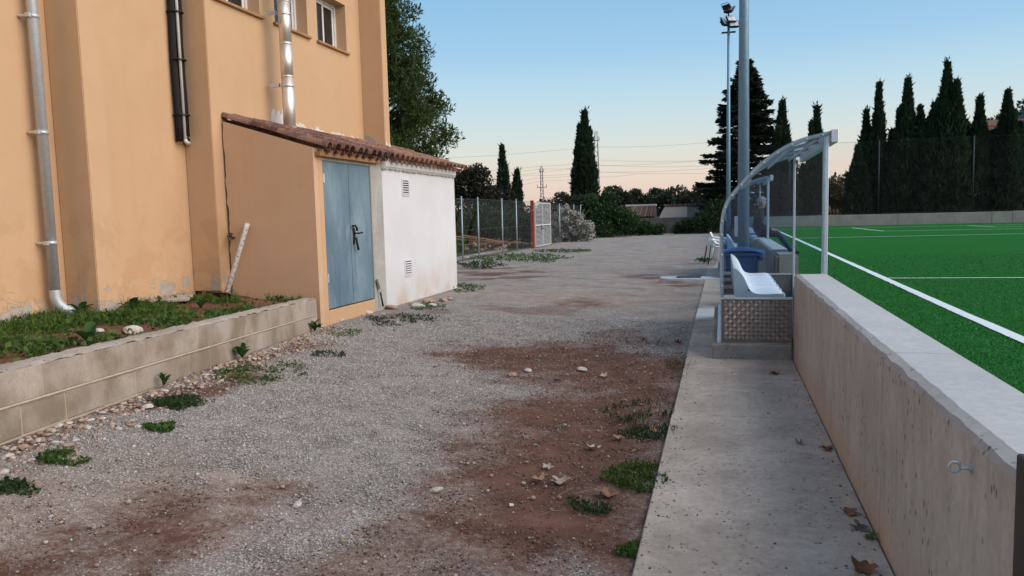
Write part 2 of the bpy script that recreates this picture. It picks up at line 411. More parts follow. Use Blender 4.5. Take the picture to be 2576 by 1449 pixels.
M['hilltree'] = leafmat('hill_pine', (.020, .040, .020), (.012, .024, .014), (.034, .055, .024))
def turf():
    t = NT('artificial_turf'); f = t.noise(120, 3, .7); b = t.noise(.35, 3); m_ = t.noise(5, 5, .65)
    c = t.mix(f, (.013, .105, .016), (.025, .170, .027))
    c = t.mix(t.ramp(b, [(.35, 0), (.65, .5)]), c, (.022, .140, .027))
    c = t.mix(t.math('MULTIPLY', t.ramp(m_, [(.5, 0), (.7, 1)]), .3), c, (.016, .11, .02))
    return t.fin(c, .9, 0, f, .8, .02, .04)
M['turf'] = turf()
M['blade'] = leafmat('turf_fibre', (.024, .165, .030), (.019, .135, .025), (.030, .185, .036), .6, .15)
M['line'] = simple('white_turf_line', (.78, .82, .84), (.62, .68, .68), 40, .8, 0, .4, .01)
def glassm(name, tint, haze, hazec=(.55, .6, .64), rough=.08):
    t = NT(name); t.t.nodes.remove(t.b)
    tr = t.n('BsdfTransparent'); tr.inputs[0].default_value = (*tint, 1)
    gl = t.n('BsdfGlossy'); gl.inputs['Roughness'].default_value = rough
    di = t.n('BsdfDiffuse'); di.inputs[0].default_value = (*hazec, 1)
    tl = t.n('BsdfTranslucent'); tl.inputs[0].default_value = (*hazec, 1)
    a = t.n('AddShader'); fr = t.n('Fresnel'); fr.inputs[0].default_value = 1.3
    m0 = t.n('MixShader'); m0.inputs[0].default_value = .5; t.l(di.outputs[0], m0.inputs[1]); t.l(tl.outputs[0], m0.inputs[2])
    m1 = t.n('MixShader'); hz = t.math('MULTIPLY', t.ramp(t.noise(4, 5, .65), [(.35, .4), (.7, 1)]), haze); t.l(hz, m1.inputs[0])
    t.l(tr.outputs[0], m1.inputs[1]); t.l(m0.outputs[0], m1.inputs[2])
    m2 = t.n('MixShader'); t.l(t.math('MULTIPLY', fr.outputs[0], .5), m2.inputs[0]); t.l(m1.outputs[0], m2.inputs[1]); t.l(gl.outputs[0], m2.inputs[2])
    t.l(m2.outputs[0], t.out.inputs[0]); return t.m
M['poly'] = glassm('clear_polycarbonate', (.84, .90, .95), .013, (.36, .50, .64))
M['winglass'] = simple('dark_window_glass', (.012, .014, .018), (.016, .018, .022), 2, .06, 0, .01, .001, .6)
M['opening_shade'] = simple('dark_opening_shade', (.02, .018, .016), None, 3, .9)  # near-black colour standing in for shade inside openings, vent gaps and holes
M['tread'] = simple('aluminium_tread_plate_shaded', (.22, .19, .175), (.16, .135, .125), 9, .5, .5, .05, .002)  # plate toned darker so its bars stand out as if catching light
M['treadbar'] = simple('aluminium_tread_bars_lit', (.66, .62, .58), (.52, .48, .45), 12, .4, .6, .03, .001)  # light caught by the ridges is put into a paler colour than the plate
# ================================================================ SETTING
def gz(x, y):
    x = np.asarray(x, float); y = np.asarray(y, float)
    t = sstep(-.5, -4.0, x)
    zl = .06 + .19 * np.clip((8.8 - y) / 5.5, -.05, 1.25)
    far = sstep(16, 24, y)
    z = (-.03 * (1 - t) + zl * t) * (1 - far) + far * .02
    z = z + (fbm(x * .7, y * .7, 3) - .5) * .05 * sstep(-.3, -1.2, x) * (1 - .7 * far)
    z = z - .5 * sstep(-.2, .4, x) * (1 - sstep(60, 62, y))      # dips out of sight below walkway and pitch
    return z
def inpoly(P, x, y, soft):
    """signed soft mask of a polygon (numpy)"""
    x = np.asarray(x); y = np.asarray(y); ins = np.zeros(x.shape, bool); dmin = np.full(x.shape, 1e9)
    n = len(P)
    for i in range(n):
        x0, y0 = P[i]; x1, y1 = P[(i + 1) % n]
        c = ((y0 > y) != (y1 > y)) & (x < (x1 - x0) * (y - y0) / (y1 - y0 + 1e-12) + x0); ins ^= c
        dx, dy = x1 - x0, y1 - y0; t = np.clip(((x - x0) * dx + (y - y0) * dy) / (dx * dx + dy * dy + 1e-12), 0, 1)
        dmin = np.minimum(dmin, np.hypot(x - x0 - t * dx, y - y0 - t * dy))
    return sstep(-soft, soft, np.where(ins, dmin, -dmin))
def wp(pts, z): return [(atz(a, b, z).x, atz(a, b, z).y) for a, b in pts]
# bare-earth areas of the track, and sandy ones
DIRT = [wp([(1120, 905), (1250, 872), (1450, 862), (1600, 878), (1738, 885), (1715, 980), (1670, 1250), (1615, 1460), (1000, 1460), (1020, 1370), (1150, 1210), (1240, 1080), (1330, 1010), (1440, 985), (1300, 940)], 0),
        wp([(-80, 1460), (-60, 1345), (260, 1300), (480, 1232), (640, 1200), (600, 1260), (420, 1365), (260, 1460)], .2),
        wp([(1150, 672), (1290, 664), (1420, 690), (1330, 705), (1160, 712)], .03),
        wp([(1370, 768), (1450, 752), (1560, 760), (1470, 776)], 0),
        wp([(1560, 690), (1790, 686), (1790, 718), (1600, 716), (1480, 706)], 0),
        wp([(20, 1115), (300, 1020), (620, 905), (800, 835), (830, 845), (640, 940), (330, 1060), (40, 1180)], .15)]
SAND = [wp([(-50, 1200), (330, 1130), (620, 1120), (760, 1180), (520, 1260), (200, 1330), (-80, 1420)], .2),
        wp([(540, 1230), (760, 1180), (780, 1240), (620, 1330), (400, 1460), (280, 1460)], .15),
        wp([(900, 1460), (1000, 1300), (1180, 1180), (1240, 1100), (1330, 1050), (1350, 1150), (1150, 1460)], 0),
        wp([(1150, 655), (1800, 620), (1780, 750), (1400, 770), (1160, 740)], 0)]
def masks(x, y):
    wx = x + (fbm(x * 1.3 + 5, y * 1.3, 4) - .5) * .9; wy = y + (fbm(x * 1.3, y * 1.3 + 9, 4) - .5) * 1.3
    d = np.zeros(x.shape); s_ = np.zeros(x.shape)
    for i, P in enumerate(DIRT): d = np.maximum(d, inpoly(P, wx, wy, (.75, .6, .6, .5, .6, .35)[i]) * (1, .95, .85, .6, .75, .8)[i])
    for P in SAND: s_ = np.maximum(s_, inpoly(P, wx, wy, .55))
    br = fbm(x * 2.6, y * 2.6, 4)
    d = np.clip(d * (.76 + .58 * br) + (fbm(x * 6 + 2, y * 6, 4) - .5) * .7 * sstep(.05, .5, d), 0, 1); s_ = np.clip(s_ * (.35 + 1.0 * fbm(x * 1.7 + 3, y * 1.7, 4)), 0, 1)
    d = np.maximum(d, .5 * sstep(.62, .74, fbm(x * .8 + 40, y * .8, 4)) * (y < 12))
    d = np.where(y > 14, d * .6 * sstep(.42, .60, fbm(x * .9, y * 2.4 + 7, 4)) * 1.5, d); s_ = np.where(y > 14, s_ * .5, s_)
    return d, s_
def axis(segs):
    out = []
    for a, b, st in segs: out += list(np.arange(a, b, st))
    return np.array(out + [segs[-1][1]])
gx = axis([(-900, -100, 100), (-100, -20, 10), (-20, -8, .6), (-8, -5.2, .12), (-5.2, .6, .05), (.6, 4, .8), (4, 60, 8), (60, 900, 105)])
gy = axis([(-40, 0, 4), (0, 1.6, .2), (1.6, 14, .06), (14, 26, .15), (26, 60, .4), (60, 120, 6), (120, 1500, 138)])
GX, GY = np.meshgrid(gx, gy)
GZ = gz(GX, GY)
GZ = np.where((GX < -20) | (GX > 4) | (GY > 62), np.where(GX > .3, -.3, .0), GZ)
dm, sm = masks(GX, GY)
GZ = GZ - .012 * dm + (fbm(GX * 9, GY * 9, 3) - .5) * .016 * ((GY < 15) & (GX > -5.4) & (GX < .4))
nx = len(gx); ii = np.arange((len(gy) - 1) * (nx)).reshape(len(gy) - 1, nx)[:, :-1].ravel()
ground = npmesh('gravel_ground', np.stack([GX.ravel(), GY.ravel(), GZ.ravel()], 1), np.stack([ii, ii + 1, ii + nx + 1, ii + nx], 1), None, smooth=True)
tag(ground, 'pale gravel track with patches of reddish bare earth', None, None, 'structure')
ca = ground.data.color_attributes.new('cover', 'FLOAT_COLOR', 'POINT')
cc = np.zeros((GX.size, 4), np.float32); cc[:, 0] = dm.ravel(); cc[:, 1] = sm.ravel(); cc[:, 3] = 1
ca.data.foreach_set('color', cc.ravel())
def ground_mat():
    t = NT('gravel_and_earth')
    at = t.n('Attribute'); at.attribute_name = 'cover'; sp = t.n('SeparateColor'); t.l(at.outputs['Color'], sp.inputs[0])
    v1 = t.voro(95, out='Color'); vd = t.voro(95); v2 = t.voro(44, out='Color')
    sv = t.n('SeparateColor'); t.l(v1, sv.inputs[0]); sv2 = t.n('SeparateColor'); t.l(v2, sv2.inputs[0])
    g = t.ramp(sv.outputs[0], [(0, (.20, .17, .15)), (.35, (.36, .325, .30)), (.7, (.52, .485, .455)), (1, (.66, .635, .605))])
    g = t.mix(t.ramp(vd, [(.25, 0), (.55, .75)]), g, (.14, .11, .09))
    g = t.mix(t.math('MULTIPLY', t.ramp(sv2.outputs[1], [(.80, 0), (.84, 1)]), t.ramp(t.voro(44), [(.25, .9), (.4, 0)])), g, (.52, .46, .41))
    big = t.noise(.6, 5, .6)
    g = t.mix(t.ramp(big, [(.4, 0), (.7, .5)]), g, t.mix(.4, g, (.36, .29, .24)))
    fine = t.noise(70, 4, .7); n1 = t.noise(5, 6, .65)
    d = t.mix(t.ramp(n1, [(.3, 0), (.7, 1)]), (.100, .045, .029), (.200, .102, .069))
    d = t.mix(t.math('MULTIPLY', fine, .45), d, (.065, .032, .023))
    s_ = t.mix(t.ramp(t.noise(8, 6, .65), [(.3, 0), (.7, 1)]), (.235, .165, .128), (.38, .295, .24))
    s_ = t.mix(t.math('MULTIPLY', t.ramp(sv.outputs[1], [(.7, 0), (.8, 1)]), .55), s_, (.45, .39, .34))
    fs = t.math('ADD', sp.outputs[1], t.math('MULTIPLY', t.math('SUBTRACT', fine, .5), .9), True)
    fd = t.math('ADD', sp.outputs[0], t.math('MULTIPLY', t.math('SUBTRACT', t.noise(26, 5, .75), .5), 1.5), True)
    c = t.mix(t.math('MULTIPLY', fs, .85), g, s_)
    c = t.mix(t.ramp(fd, [(.18, 0), (.80, 1)]), c, d)
    farv = t.math('MULTIPLY', t.rng_(t.xyz(1), 9, 16, 0, 1), .75)
    fv = t.ramp(t.noise(1, 6, .7, t.pos((.9, 1.7, 1))), [(.30, (.66, .60, .55)), (.50, (1.15, 1.15, 1.14)), (.72, (1.36, 1.35, 1.33))])
    c = t.mix(farv, c, t.mix(1.0, c, fv, 'MULTIPLY'))
    fs2 = t.ramp(t.noise(3.2, 6, .75), [(.35, (.80, .78, .76)), (.65, (1.25, 1.25, 1.25))])
    c = t.mix(.8, c, t.mix(1.0, c, fs2, 'MULTIPLY'))
    # beyond the gravel: rough grassy ground behind the fence and trees
    out = t.math('MAXIMUM', t.rng_(t.xyz(1), 54, 60, 0, 1), t.rng_(t.xyz(0), -8.0, -8.6, 0, 1))
    gr = t.mix(t.ramp(t.noise(1.5, 5, .65), [(.4, 0), (.6, 1)]), (.035, .055, .018), (.085, .07, .038))
    c = t.mix(out, c, gr)
    h = t.math('ADD', t.math('MULTIPLY', t.math('SUBTRACT', 1.0, vd), t.math('SUBTRACT', 1.0, fd)), t.math('MULTIPLY', fine, .4))
    return t.fin(c, .95, 0, h, .8, .010, .2)
ground.data.materials.append(ground_mat())

# loose gravel: real chips in the near part of the track
N = 155000
yy = 1.7 * (10.5 / 1.7) ** rng.random(N * 2); xx = -.42 - 5.2 * rng.random(N * 2)
pr = np.clip((yy / 4.0), .12, 1) ; mk0, mk1 = masks(xx, yy); keep = rng.random(N * 2) < pr * (1 - .96 * sstep(.05, .6, mk0)) * (1 - .65 * mk1) * (.55 + .6 * fbm(xx * 3 + 8, yy * 3, 3))
xl = np.where(yy < 8.8, -3.88 - (yy - 3.3) * .2127, -5.0)
keep &= (xx > xl + .05) & (xx > -yy * 1.05 - .6)
xx = xx[keep][:N]; yy = yy[keep][:N]; n = len(xx)
sz = (.0022 + .0034 * rng.random(n) ** 2.5) * (1 + .12 * yy) ; big = rng.random(n) < .012; sz[big] *= 2.1
oct_v = np.array([(1, 0, 0), (0, 1, 0), (-1, 0, 0), (0, -1, 0), (0, 0, .75), (0, 0, -.5)], float)
oct_f = np.array([(0, 1, 4), (1, 2, 4), (2, 3, 4), (3, 0, 4), (1, 0, 5), (2, 1, 5), (3, 2, 5), (0, 3, 5)])
V = oct_v[None] * (1 + .7 * (rng.random((n, 6, 1)) - .5)) * sz[:, None, None]
an = rng.random(n) * 6.283; ca_, sa_ = np.cos(an)[:, None], np.sin(an)[:, None]
st = .7 + .6 * rng.random((n, 1))
X_ = V[:, :, 0] * st; Y_ = V[:, :, 1]
tl = (rng.random((n, 1)) - .5) * 1.2
V2 = np.stack([X_ * ca_ - Y_ * sa_, X_ * sa_ + Y_ * ca_, V[:, :, 2] + X_ * tl], 2)
zg = gz(xx, yy) - .012 * masks(xx, yy)[0]
V2 += np.stack([xx, yy, zg + sz * .15], 1)[:, None, :]
chips = npmesh('gravel', V2.reshape(-1, 3), (oct_f[None] + (np.arange(n) * 6)[:, None, None]).reshape(-1, 3), M['gravel'], nside=3)
tag(chips, 'loose pale grey gravel chips over the near track', 'gravel', None, 'stuff')
# crumbs of earth and stained grit on the bare patches
n = 90000; yy = 1.7 * (10.5 / 1.7) ** rng.random(n); xx = -.40 - 5.0 * rng.random(n); mk0, mk1 = masks(xx, yy)
k = (rng.random(n) < np.clip(yy / 4, .15, 1) * np.clip(mk0 * 1.3 + .35 * mk1, 0, 1)) & (xx > np.where(yy < 8.8, -3.88 - (yy - 3.3) * .2127, -5.0) + .05) & (xx > -yy * 1.05 - .6)
xx, yy = xx[k], yy[k]; n = len(xx); sz = (.0022 + .0045 * rng.random(n) ** 3) * (1 + .12 * yy)
V = oct_v[None] * (1 + .8 * (rng.random((n, 6, 1)) - .5)) * sz[:, None, None]; an = rng.random(n) * 6.283; ca_, sa_ = np.cos(an)[:, None], np.sin(an)[:, None]
V = np.stack([V[:, :, 0] * ca_ - V[:, :, 1] * sa_, V[:, :, 0] * sa_ + V[:, :, 1] * ca_, V[:, :, 2]], 2) + np.stack([xx, yy, gz(xx, yy) - .012 * masks(xx, yy)[0] + sz * .1], 1)[:, None, :]
crumbs = npmesh('earth_crumbs', V.reshape(-1, 3), (oct_f[None] + (np.arange(n) * 6)[:, None, None]).reshape(-1, 3), M['crumb'], nside=3); tag(crumbs, 'reddish earth crumbs and grit on the bare patches', 'grit', None, 'stuff')

# ---- walkway of cast slabs along the pitch wall
def slab(y0, y1, x0=-.345, x1=.66, name='slab', mat=None, par=None, z=0.):
    m = MB(); m.box(x0 + rnd.uniform(-.006, .006), x1, y0 + .006, y1 - .006, -.6, z); return m.build(name, mat or M['walk'], par, bevel=.006)
walk = thing('concrete_walkway', None, None, (0, 0, 0)); walk['kind'] = 'structure'
for a, b in ((-2, 2.1), (2.1, 5.55), (5.55, 10.55)): slab(a, b, par=walk)
slab(10.55, 11.75, -.345, .30, par=walk, mat=M['whitecurb'], z=.004)
slab(11.75, 16.9, -.345, .66, par=walk); slab(17.6, 21.5, -.345, .66, par=walk, mat=M['walk']); slab(21.5, 41, -.345, .66, par=walk)
# ---- raised artificial turf
ZP = .42
pitch = MB().box(.955, 60, -6, 47.6, -.4, ZP).build('turf_pitch', M['turf']); tag(pitch, None, None, None, 'structure')
def pline(a, b, wd=.10, z=ZP + .007):
    a = Vector((*a, z)); b = Vector((*b, z)); d = (b - a).normalized(); s_ = Vector((-d.y, d.x, 0)) * wd / 2
    nseg = max(2, int((b - a).length / .25)); r1 = []; r2 = []
    for i in range(nseg + 1):
        p = a.lerp(b, i / nseg); r1.append(p + s_ * rnd.uniform(.93, 1.07)); r2.append(p - s_ * rnd.uniform(.93, 1.07))
    o = MB().grid([r1, r2]).build('pitch_line', M['line']); tag(o, None, None, None, 'structure'); return o
pline((2.17, 2.0), (2.20, 8.4), .11); pline((2.20, 8.4), (2.24, 11.2), .11); pline((2.24, 11.2), (2.62, 42.1), .11)
pline((2.29, 12.05), (40, 12.6), .07); pline((2.5, 28.6), (40, 33.5), .10); pline((2.62, 42.1), (40, 42.9), .10)
pline((6.33, 42.2), (6.55, 35.3), .10); pline((6.55, 35.3), (40, 36.6), .10); pline((11.6, 42.3), (11.75, 38.7), .10); pline((11.75, 38.7), (40, 39.3), .10)
# turf fibres standing up near the camera
n = 170000
ty = 1.2 * (18 / 1.2) ** (rng.random(n) ** 1.25); tx = .97 + (rng.random(n) ** 1.15) * (.62 * ty + .6)
hh = .010 + .009 * rng.random(n); ww = .0020 * (1 + ty * .14); a_ = rng.random(n) * 6.283; ln = (rng.random(n) - .5) * .03
c_, s_ = np.cos(a_), np.sin(a_)
b = np.stack([tx, ty, np.full(n, ZP)], 1)
V = np.stack([b + np.stack([c_ * ww, s_ * ww, 0 * c_], 1), b - np.stack([c_ * ww, s_ * ww, 0 * c_], 1), b + np.stack([ln, (rng.random(n) - .5) * .03, hh], 1)], 1)
onl = np.abs(tx - (2.15 + .0127 * (ty - 2))) < .075
V = V[~onl]
tf = npmesh('turf_fibres', V.reshape(-1, 3), np.arange(len(V) * 3).reshape(-1, 3), M['blade'], nside=3)
tag(tf, 'short green synthetic fibres of the pitch near the wall', 'turf', None, 'stuff')

# ================================================================ HALL (ochre building)
FX, WX, TOP = -6.42, -6.84, 8.2
hall = thing('hall_building', 'tall ochre rendered hall with pilasters and high windows', 'building', (-9, 8, 0))
m = MB(); m.box(WX - .3, WX, -3, 8.83, -.2, TOP); m.build('wall', M['stucco'], hall)
# window bays: wall in front plane with three openings
ws = [(8.98, 10.06), (10.45, 11.40), (11.72, 12.74)]; z0, z1 = 4.40, 5.22
m = MB(); ys = [8.83] + [v for p in ws for v in p] + [13.28]
m.box(FX - .32, FX, 8.83, 13.28, -.2, z0); m.box(FX - .32, FX, 8.83, 13.28, z1, TOP)
for a, b in zip(ys[0::2], ys[1::2]): m.box(FX - .32, FX, a, b, z0 + .0005, z1 - .0005)
m.build('wall', M['stucco'], hall)
MB().box(WX - .31, FX - .325, 8.83, 13.5, -.2, TOP).build('wall', M['opening_shade'], hall)
MB().box(-14, WX - .32, -3, 13.5, -.2, TOP - .3).build('wall', M['stucco'], hall)
MB().box(-14.2, -6.2, -3.2, 13.7, TOP, TOP + .25).build('roof', M['stucco'], hall, bevel=.02)
for y0, y1, x1, zb in ((6.72, 7.01, FX, .50), (13.285, 13.52, -6.0, -.1), (1.6, 1.9, FX, .5)):
    MB().box(WX + .002, x1, y0, y1, zb, TOP).build('pilaster', M['stucco'], hall, bevel=.008, seg=2)
MB().box(WX + .002, FX + .003, 8.8, 9.02, .55, TOP).build('pilaster', M['stucco'], hall, bevel=.008, seg=2)
for (a, b) in ws:
    xf = FX - .22
    win = MB(); fw = .045
    win.box(xf - .03, xf + .03, a, b, z0, z0 + fw); win.box(xf - .03, xf + .03, a, b, z1 - fw, z1)
    win.box(xf - .03, xf + .03, a, a + fw, z0 + fw, z1 - fw); win.box(xf - .03, xf + .03, b - fw, b, z0 + fw, z1 - fw)
    wo = win.build('window', M['whitepvc'], hall, bevel=.004)
    mid = a + (b - a) * .56
    for (p, q, dx) in ((a + fw, mid + .02, .012), (mid - .02, b - fw, -.012)):
        s_ = MB()
        for bx in ((p, p + .045, z0 + fw, z1 - fw), (q - .045, q, z0 + fw, z1 - fw)): s_.box(xf + dx - .01, xf + dx + .01, *bx)
        for bz in ((z0 + fw, z0 + fw + .045), (z1 - fw - .045, z1 - fw)): s_.box(xf + dx - .0095, xf + dx + .0095, p + .045, q - .045, *bz)
        s_.build('sash', M['whitepvc'], wo)
        MB().box(xf + dx - .003, xf + dx + .003, p + .045, q - .045, z0 + fw + .045, z1 - fw - .045).build('pane', M['winglass'], wo)
    MB().box(FX - .215, FX + .05, a - .05, b + .05, z0 - .035, z0 + .003).build('sill', M['wood'], wo, bevel=.006)
# rough filler patches and ragged white plaster strip above the lean-to roof
def ragged(pts_low, pts_up, jl, ju, x, name, mat, par, th=.012):
    lo = [Vector((x, y, z + rnd.uniform(-jl, jl))) for y, z in pts_low]; up = [Vector((x, y, z + rnd.uniform(-ju, ju))) for y, z in pts_up]
    m = MB().prism(lo + up[::-1], (th, 0, 0)); return m.build(name, mat, par)
roofz = lambda x: 2.435 + (-(x) - 5.02) * .305      # roof plane height as a function of X
zt = roofz(FX)
ys = np.linspace(10.35, 13.27, 60)
ragged([(y, zt - .10) for y in ys], [(y, zt + .05 + .07 * math.sin(y * 5) ** 2 * (1 if y < 11.6 else .6)) for y in ys], .01, .03, FX, 'plaster_strip', M['patch'], hall)
ys = np.linspace(10.2, 10.75, 14)
ragged([(y, zt + .0) for y in ys], [(y, zt + .22) for y in ys], .02, .06, FX + .001, 'plaster_patch', M['patch'], hall, .016)
MB().prism([(-6.0, 13.30, 2.62), (-6.0, 13.50, 2.62), (-6.0, 13.50, 2.86), (-6.0, 13.42, 2.80), (-6.0, 13.30, 2.90)], (.012, 0, 0)).build('plaster_patch', M['patch'], hall)
MB().prism([(FX, 13.283, 2.6), (-5.99, 13.283, 2.6), (-5.99, 13.283, 2.78), (-6.1, 13.283, 2.86), (-6.3, 13.283, 2.99), (FX, 13.283, 3.02)], (0, -.014, 0)).build('plaster_patch', M['rawcol'], hall)

# downpipe, far left
p0 = atx(90, 0, WX + .12); p1 = atx(128, 690, WX + .12); yb = (p0.y + p1.y) / 2
xp = WX + .11
dp = thing('downpipe', 'grey galvanised downpipe with elbow foot on left of hall', 'pipe', (xp, yb, .55))
MB().tube([(xp, yb, .74), (xp, yb, TOP)], .053, 20).build('pipe', M['galv'], dp, True)
el_ = [(xp, yb, .80), (xp, yb, .72), (xp + .012, yb + .02, .65), (xp + .04, yb + .06, .59), (xp + .09, yb + .12, .545), (xp + .15, yb + .20, .515)]
MB().tube(el_, [.057, .057, .058, .058, .058, .058], 20, caps=False).build('elbow', M['galv'], dp, True)
for z in (1.29, 2.42, 3.58, 4.8):
    c = MB().tube([(xp, yb, z - .018), (xp, yb, z + .018)], .060, 20).build('clamp', M['galv'], dp, True)
    MB().tube([(xp + .01, yb - .06, z), (xp - .10, yb - .075, z)], .014, 8).add(*MB().box(xp - .01, xp + .04, yb - .088, yb - .058, z - .02, z + .02).__dict__.values()).build('bolt', M['alu'], c)
# insulated pipe run in the corner
iy = 8.70; ip = thing('insulated_pipe_run', 'black foam lagged pipes with thin white pipe beside pilaster', 'pipe', (WX + .06, iy, 2.5))
def wob(x, y, z0, z1, a, nn=14):
    return [(x + a * math.sin(i * 1.7), y + a * math.sin(i * 1.1 + 2), z0 + (z1 - z0) * i / nn) for i in range(nn + 1)]
MB().tube(wob(WX + .055, iy - .07, 2.52, TOP - .1, .006), .045, 14).build('foam_sleeve', M['darkpipe'], ip, True)
MB().tube(wob(WX + .055, iy + .045, 2.60, TOP - .1, .006), .055, 14).build('foam_sleeve', M['darkpipe'], ip, True)
MB().tube([(WX + .115, iy - .035, 2.53), (WX + .115, iy - .035, TOP - .1)], .019, 12).build('white_pipe', M['whitepvc'], ip, True)
MB().tube([(WX + .06, iy + .05, 2.65), (WX + .06, iy + .05, 2.55)], .018, 10).build('white_pipe', M['whitepvc'], ip, True)
MB().tube([(WX + .115, iy - .035, 2.545), (WX + .115, iy - .02, 2.515), (WX + .09, iy + .07, 2.505), (WX + .03, iy + .10, 2.505)], .024, 10).build('elbow', M['whitepvc'], ip, True)
MB().tube([(WX + .06, iy + .05, 2.57), (WX + .06, iy + .07, 2.54), (WX + .06, iy + .12, 2.55)], .028, 10).build('elbow', M['blackiron'], ip, True)
for z in (2.85, 3.55, 4.15): MB().tube([(WX + .07, iy - .02, z), (WX + .07, iy - .02, z + .012)], .108, 14).build('cable_tie', M['blackiron'], ip)

# ================================================================ LEAN-TO SHED with blue door
SX = -5.08
shed = thing('lean_to_shed', 'ochre lean-to shed with tiled roof and blue steel door', 'shed', (SX, 9, .06))
sz_ = lambda x: roofz(x) - .065
jag = [(-6.392 + rnd.uniform(-.010, .012) + (.02 if 1.1 < z < 1.7 else 0), 9.0, z) for z in np.linspace(sz_(-6.395), .45, 34)]
m = MB().prism([(-6.395, 9.0, -.2), (SX, 9.0, -.2), (SX, 9.0, sz_(SX))] + jag, (0, .12, 0)); m.build('side_wall', M['stucco_shed'], shed)
MB().box(SX - .2, SX + .001, 9.121, 9.23, -.2, 2.36).build('door_jamb', M['stucco_plain'], shed)
MB().box(SX - .2, SX - .0005, 9.0, 9.12, -.2, .1).build('footing', M['stucco_plain'], shed)
MB().box(SX - .2, SX + .002, 9.231, 10.655, -.2, .245).build('door_sill', M['stucco_plain'], shed, bevel=.006)
MB().box(SX - .2, SX - .002, 9.231, 10.655, 2.245, 2.37).build('lintel', M['rawcol'], shed)
MB().box(SX - .2, SX + .012, 10.656, 11.06, -.2, 2.36).build('cement_pier', M['rawcol'], shed, bevel=.012)
MB().box(SX - .25, SX - .10, 9.12, 10.7, .2, 2.25).build('backing', M['opening_shade'], shed)
# frame strips round the door leaves
do = MB(); do.box(SX - .05, SX - .02, 9.235, 9.265, .25, 2.245); do.box(SX - .05, SX - .02, 10.625, 10.652, .25, 2.245); do.box(SX - .05, SX - .02, 9.265, 10.625, 2.215, 2.245)
door = do.build('door', M['door'], shed)
ym = 10.00
for a, b, dx in ((9.262, ym - .003, 0), (ym + .003, 10.63, .006)):
    lf = MB().box(SX - .045 + dx, SX - .012 + dx, a, b, .262, 2.222).build('door_leaf', M['door'], door, bevel=.004)
MB().box(SX - .013, SX - .004, ym - .028, ym + .028, .262, 2.222).build('cover_strip', M['door'], door, bevel=.002)
for z in (.62, 1.95): MB().tube([(SX - .008, 9.262, z), (SX - .008, 9.262, z + .12)], .014, 8).build('hinge', M['alu'], door)
h = MB().box(SX - .01, SX + .012, ym + .02, ym + .07, 1.10, 1.34).build('lock_plate', M['blackiron'], door, bevel=.006)
MB().tube([(SX + .005, ym + .05, 1.26), (SX + .06, ym + .05, 1.26), (SX + .065, ym + .08, 1.26), (SX + .065, ym + .20, 1.265)], .013, 8).build('door_handle', M['blackiron'], door, True)
MB().tube([(SX + .02, ym - .03, 1.36), (SX + .05, ym + .0, 1.37), (SX + .05, ym + .06, 1.33), (SX + .03, ym + .08, 1.27)], .016, 8).build('hasp', M['blackiron'], door, True)
pl_ = MB().box(SX + .02, SX + .05, ym + .045, ym + .10, 1.22, 1.29).build('padlock', M['alu'], door, bevel=.006)
MB().tube([(SX + .045, ym + .03, 1.20), (SX + .05, ym + .05, 1.10), (SX + .045, ym + .085, 1.02)], .017, 8).build('lever', M['blackiron'], door, True)
MB().box(SX - .01, SX + .085, 9.04, 10.86, 2.285, 2.345).build('timber_batten', M['wood'], shed, bevel=.005)

# white annexe
wh = thing('white_annexe', 'white painted low annexe with tiled eave and two louvre vents', 'shed', (SX, 11, .05))
MB().box(SX - 1.3, SX + .006, 11.062, 14.42, -.2, 2.25).build('wall', M['whitewall'], wh, bevel=.012)
MB().box(SX - 1.3, SX + .032, 11.12, 14.47, 2.262, 2.41).build('cornice', M['whitewall'], wh, bevel=.01)
ys = np.linspace(11.09, 14.40, 70)
ragged([(y, 2.225) for y in ys], [(y, 2.262) for y in ys], .012, .0, SX + .004, 'cracked_ledge', M['rawcol'], wh, .034)
def vent(px, py0, py1):
    a = atx(px, py0, SX); b = atx(px, py1, SX); yc = (a.y + b.y) / 2; zt_, zb = a.z, b.z; hw = .145
    v = MB()
    for q in ((yc - hw, yc - hw + .025, zb, zt_), (yc + hw - .025, yc + hw, zb, zt_), (yc - hw + .025, yc + hw - .025, zb, zb + .03), (yc - hw + .025, yc + hw - .025, zt_ - .03, zt_)):
        v.box(SX - .02, SX + .022, *q)
    vo = v.build('vent', M['whitewall'], wh, bevel=.003)
    MB().box(SX + .0065, SX + .0085, yc - hw + .02, yc + hw - .02, zb + .02, zt_ - .02).build('backing', M['opening_shade'], vo)  # dark sheet on the solid wall, painted shade between the slats
    k = 6; hs = (zt_ - zb - .06) / k
    for i in range(k):
        z = zb + .03 + i * hs
        MB().prism([(SX + .010, yc - hw + .026, z + hs * .58), (SX + .034, yc - hw + .026, z + hs * .10), (SX + .030, yc - hw + .026, z - hs * .02), (SX + .009, yc - hw + .026, z + hs * .40)], (0, 2 * hw - .052, 0)).build('slat', M['whitewall'], vo)
vent(1018.5, 450, 493); vent(1025.5, 652, 695)

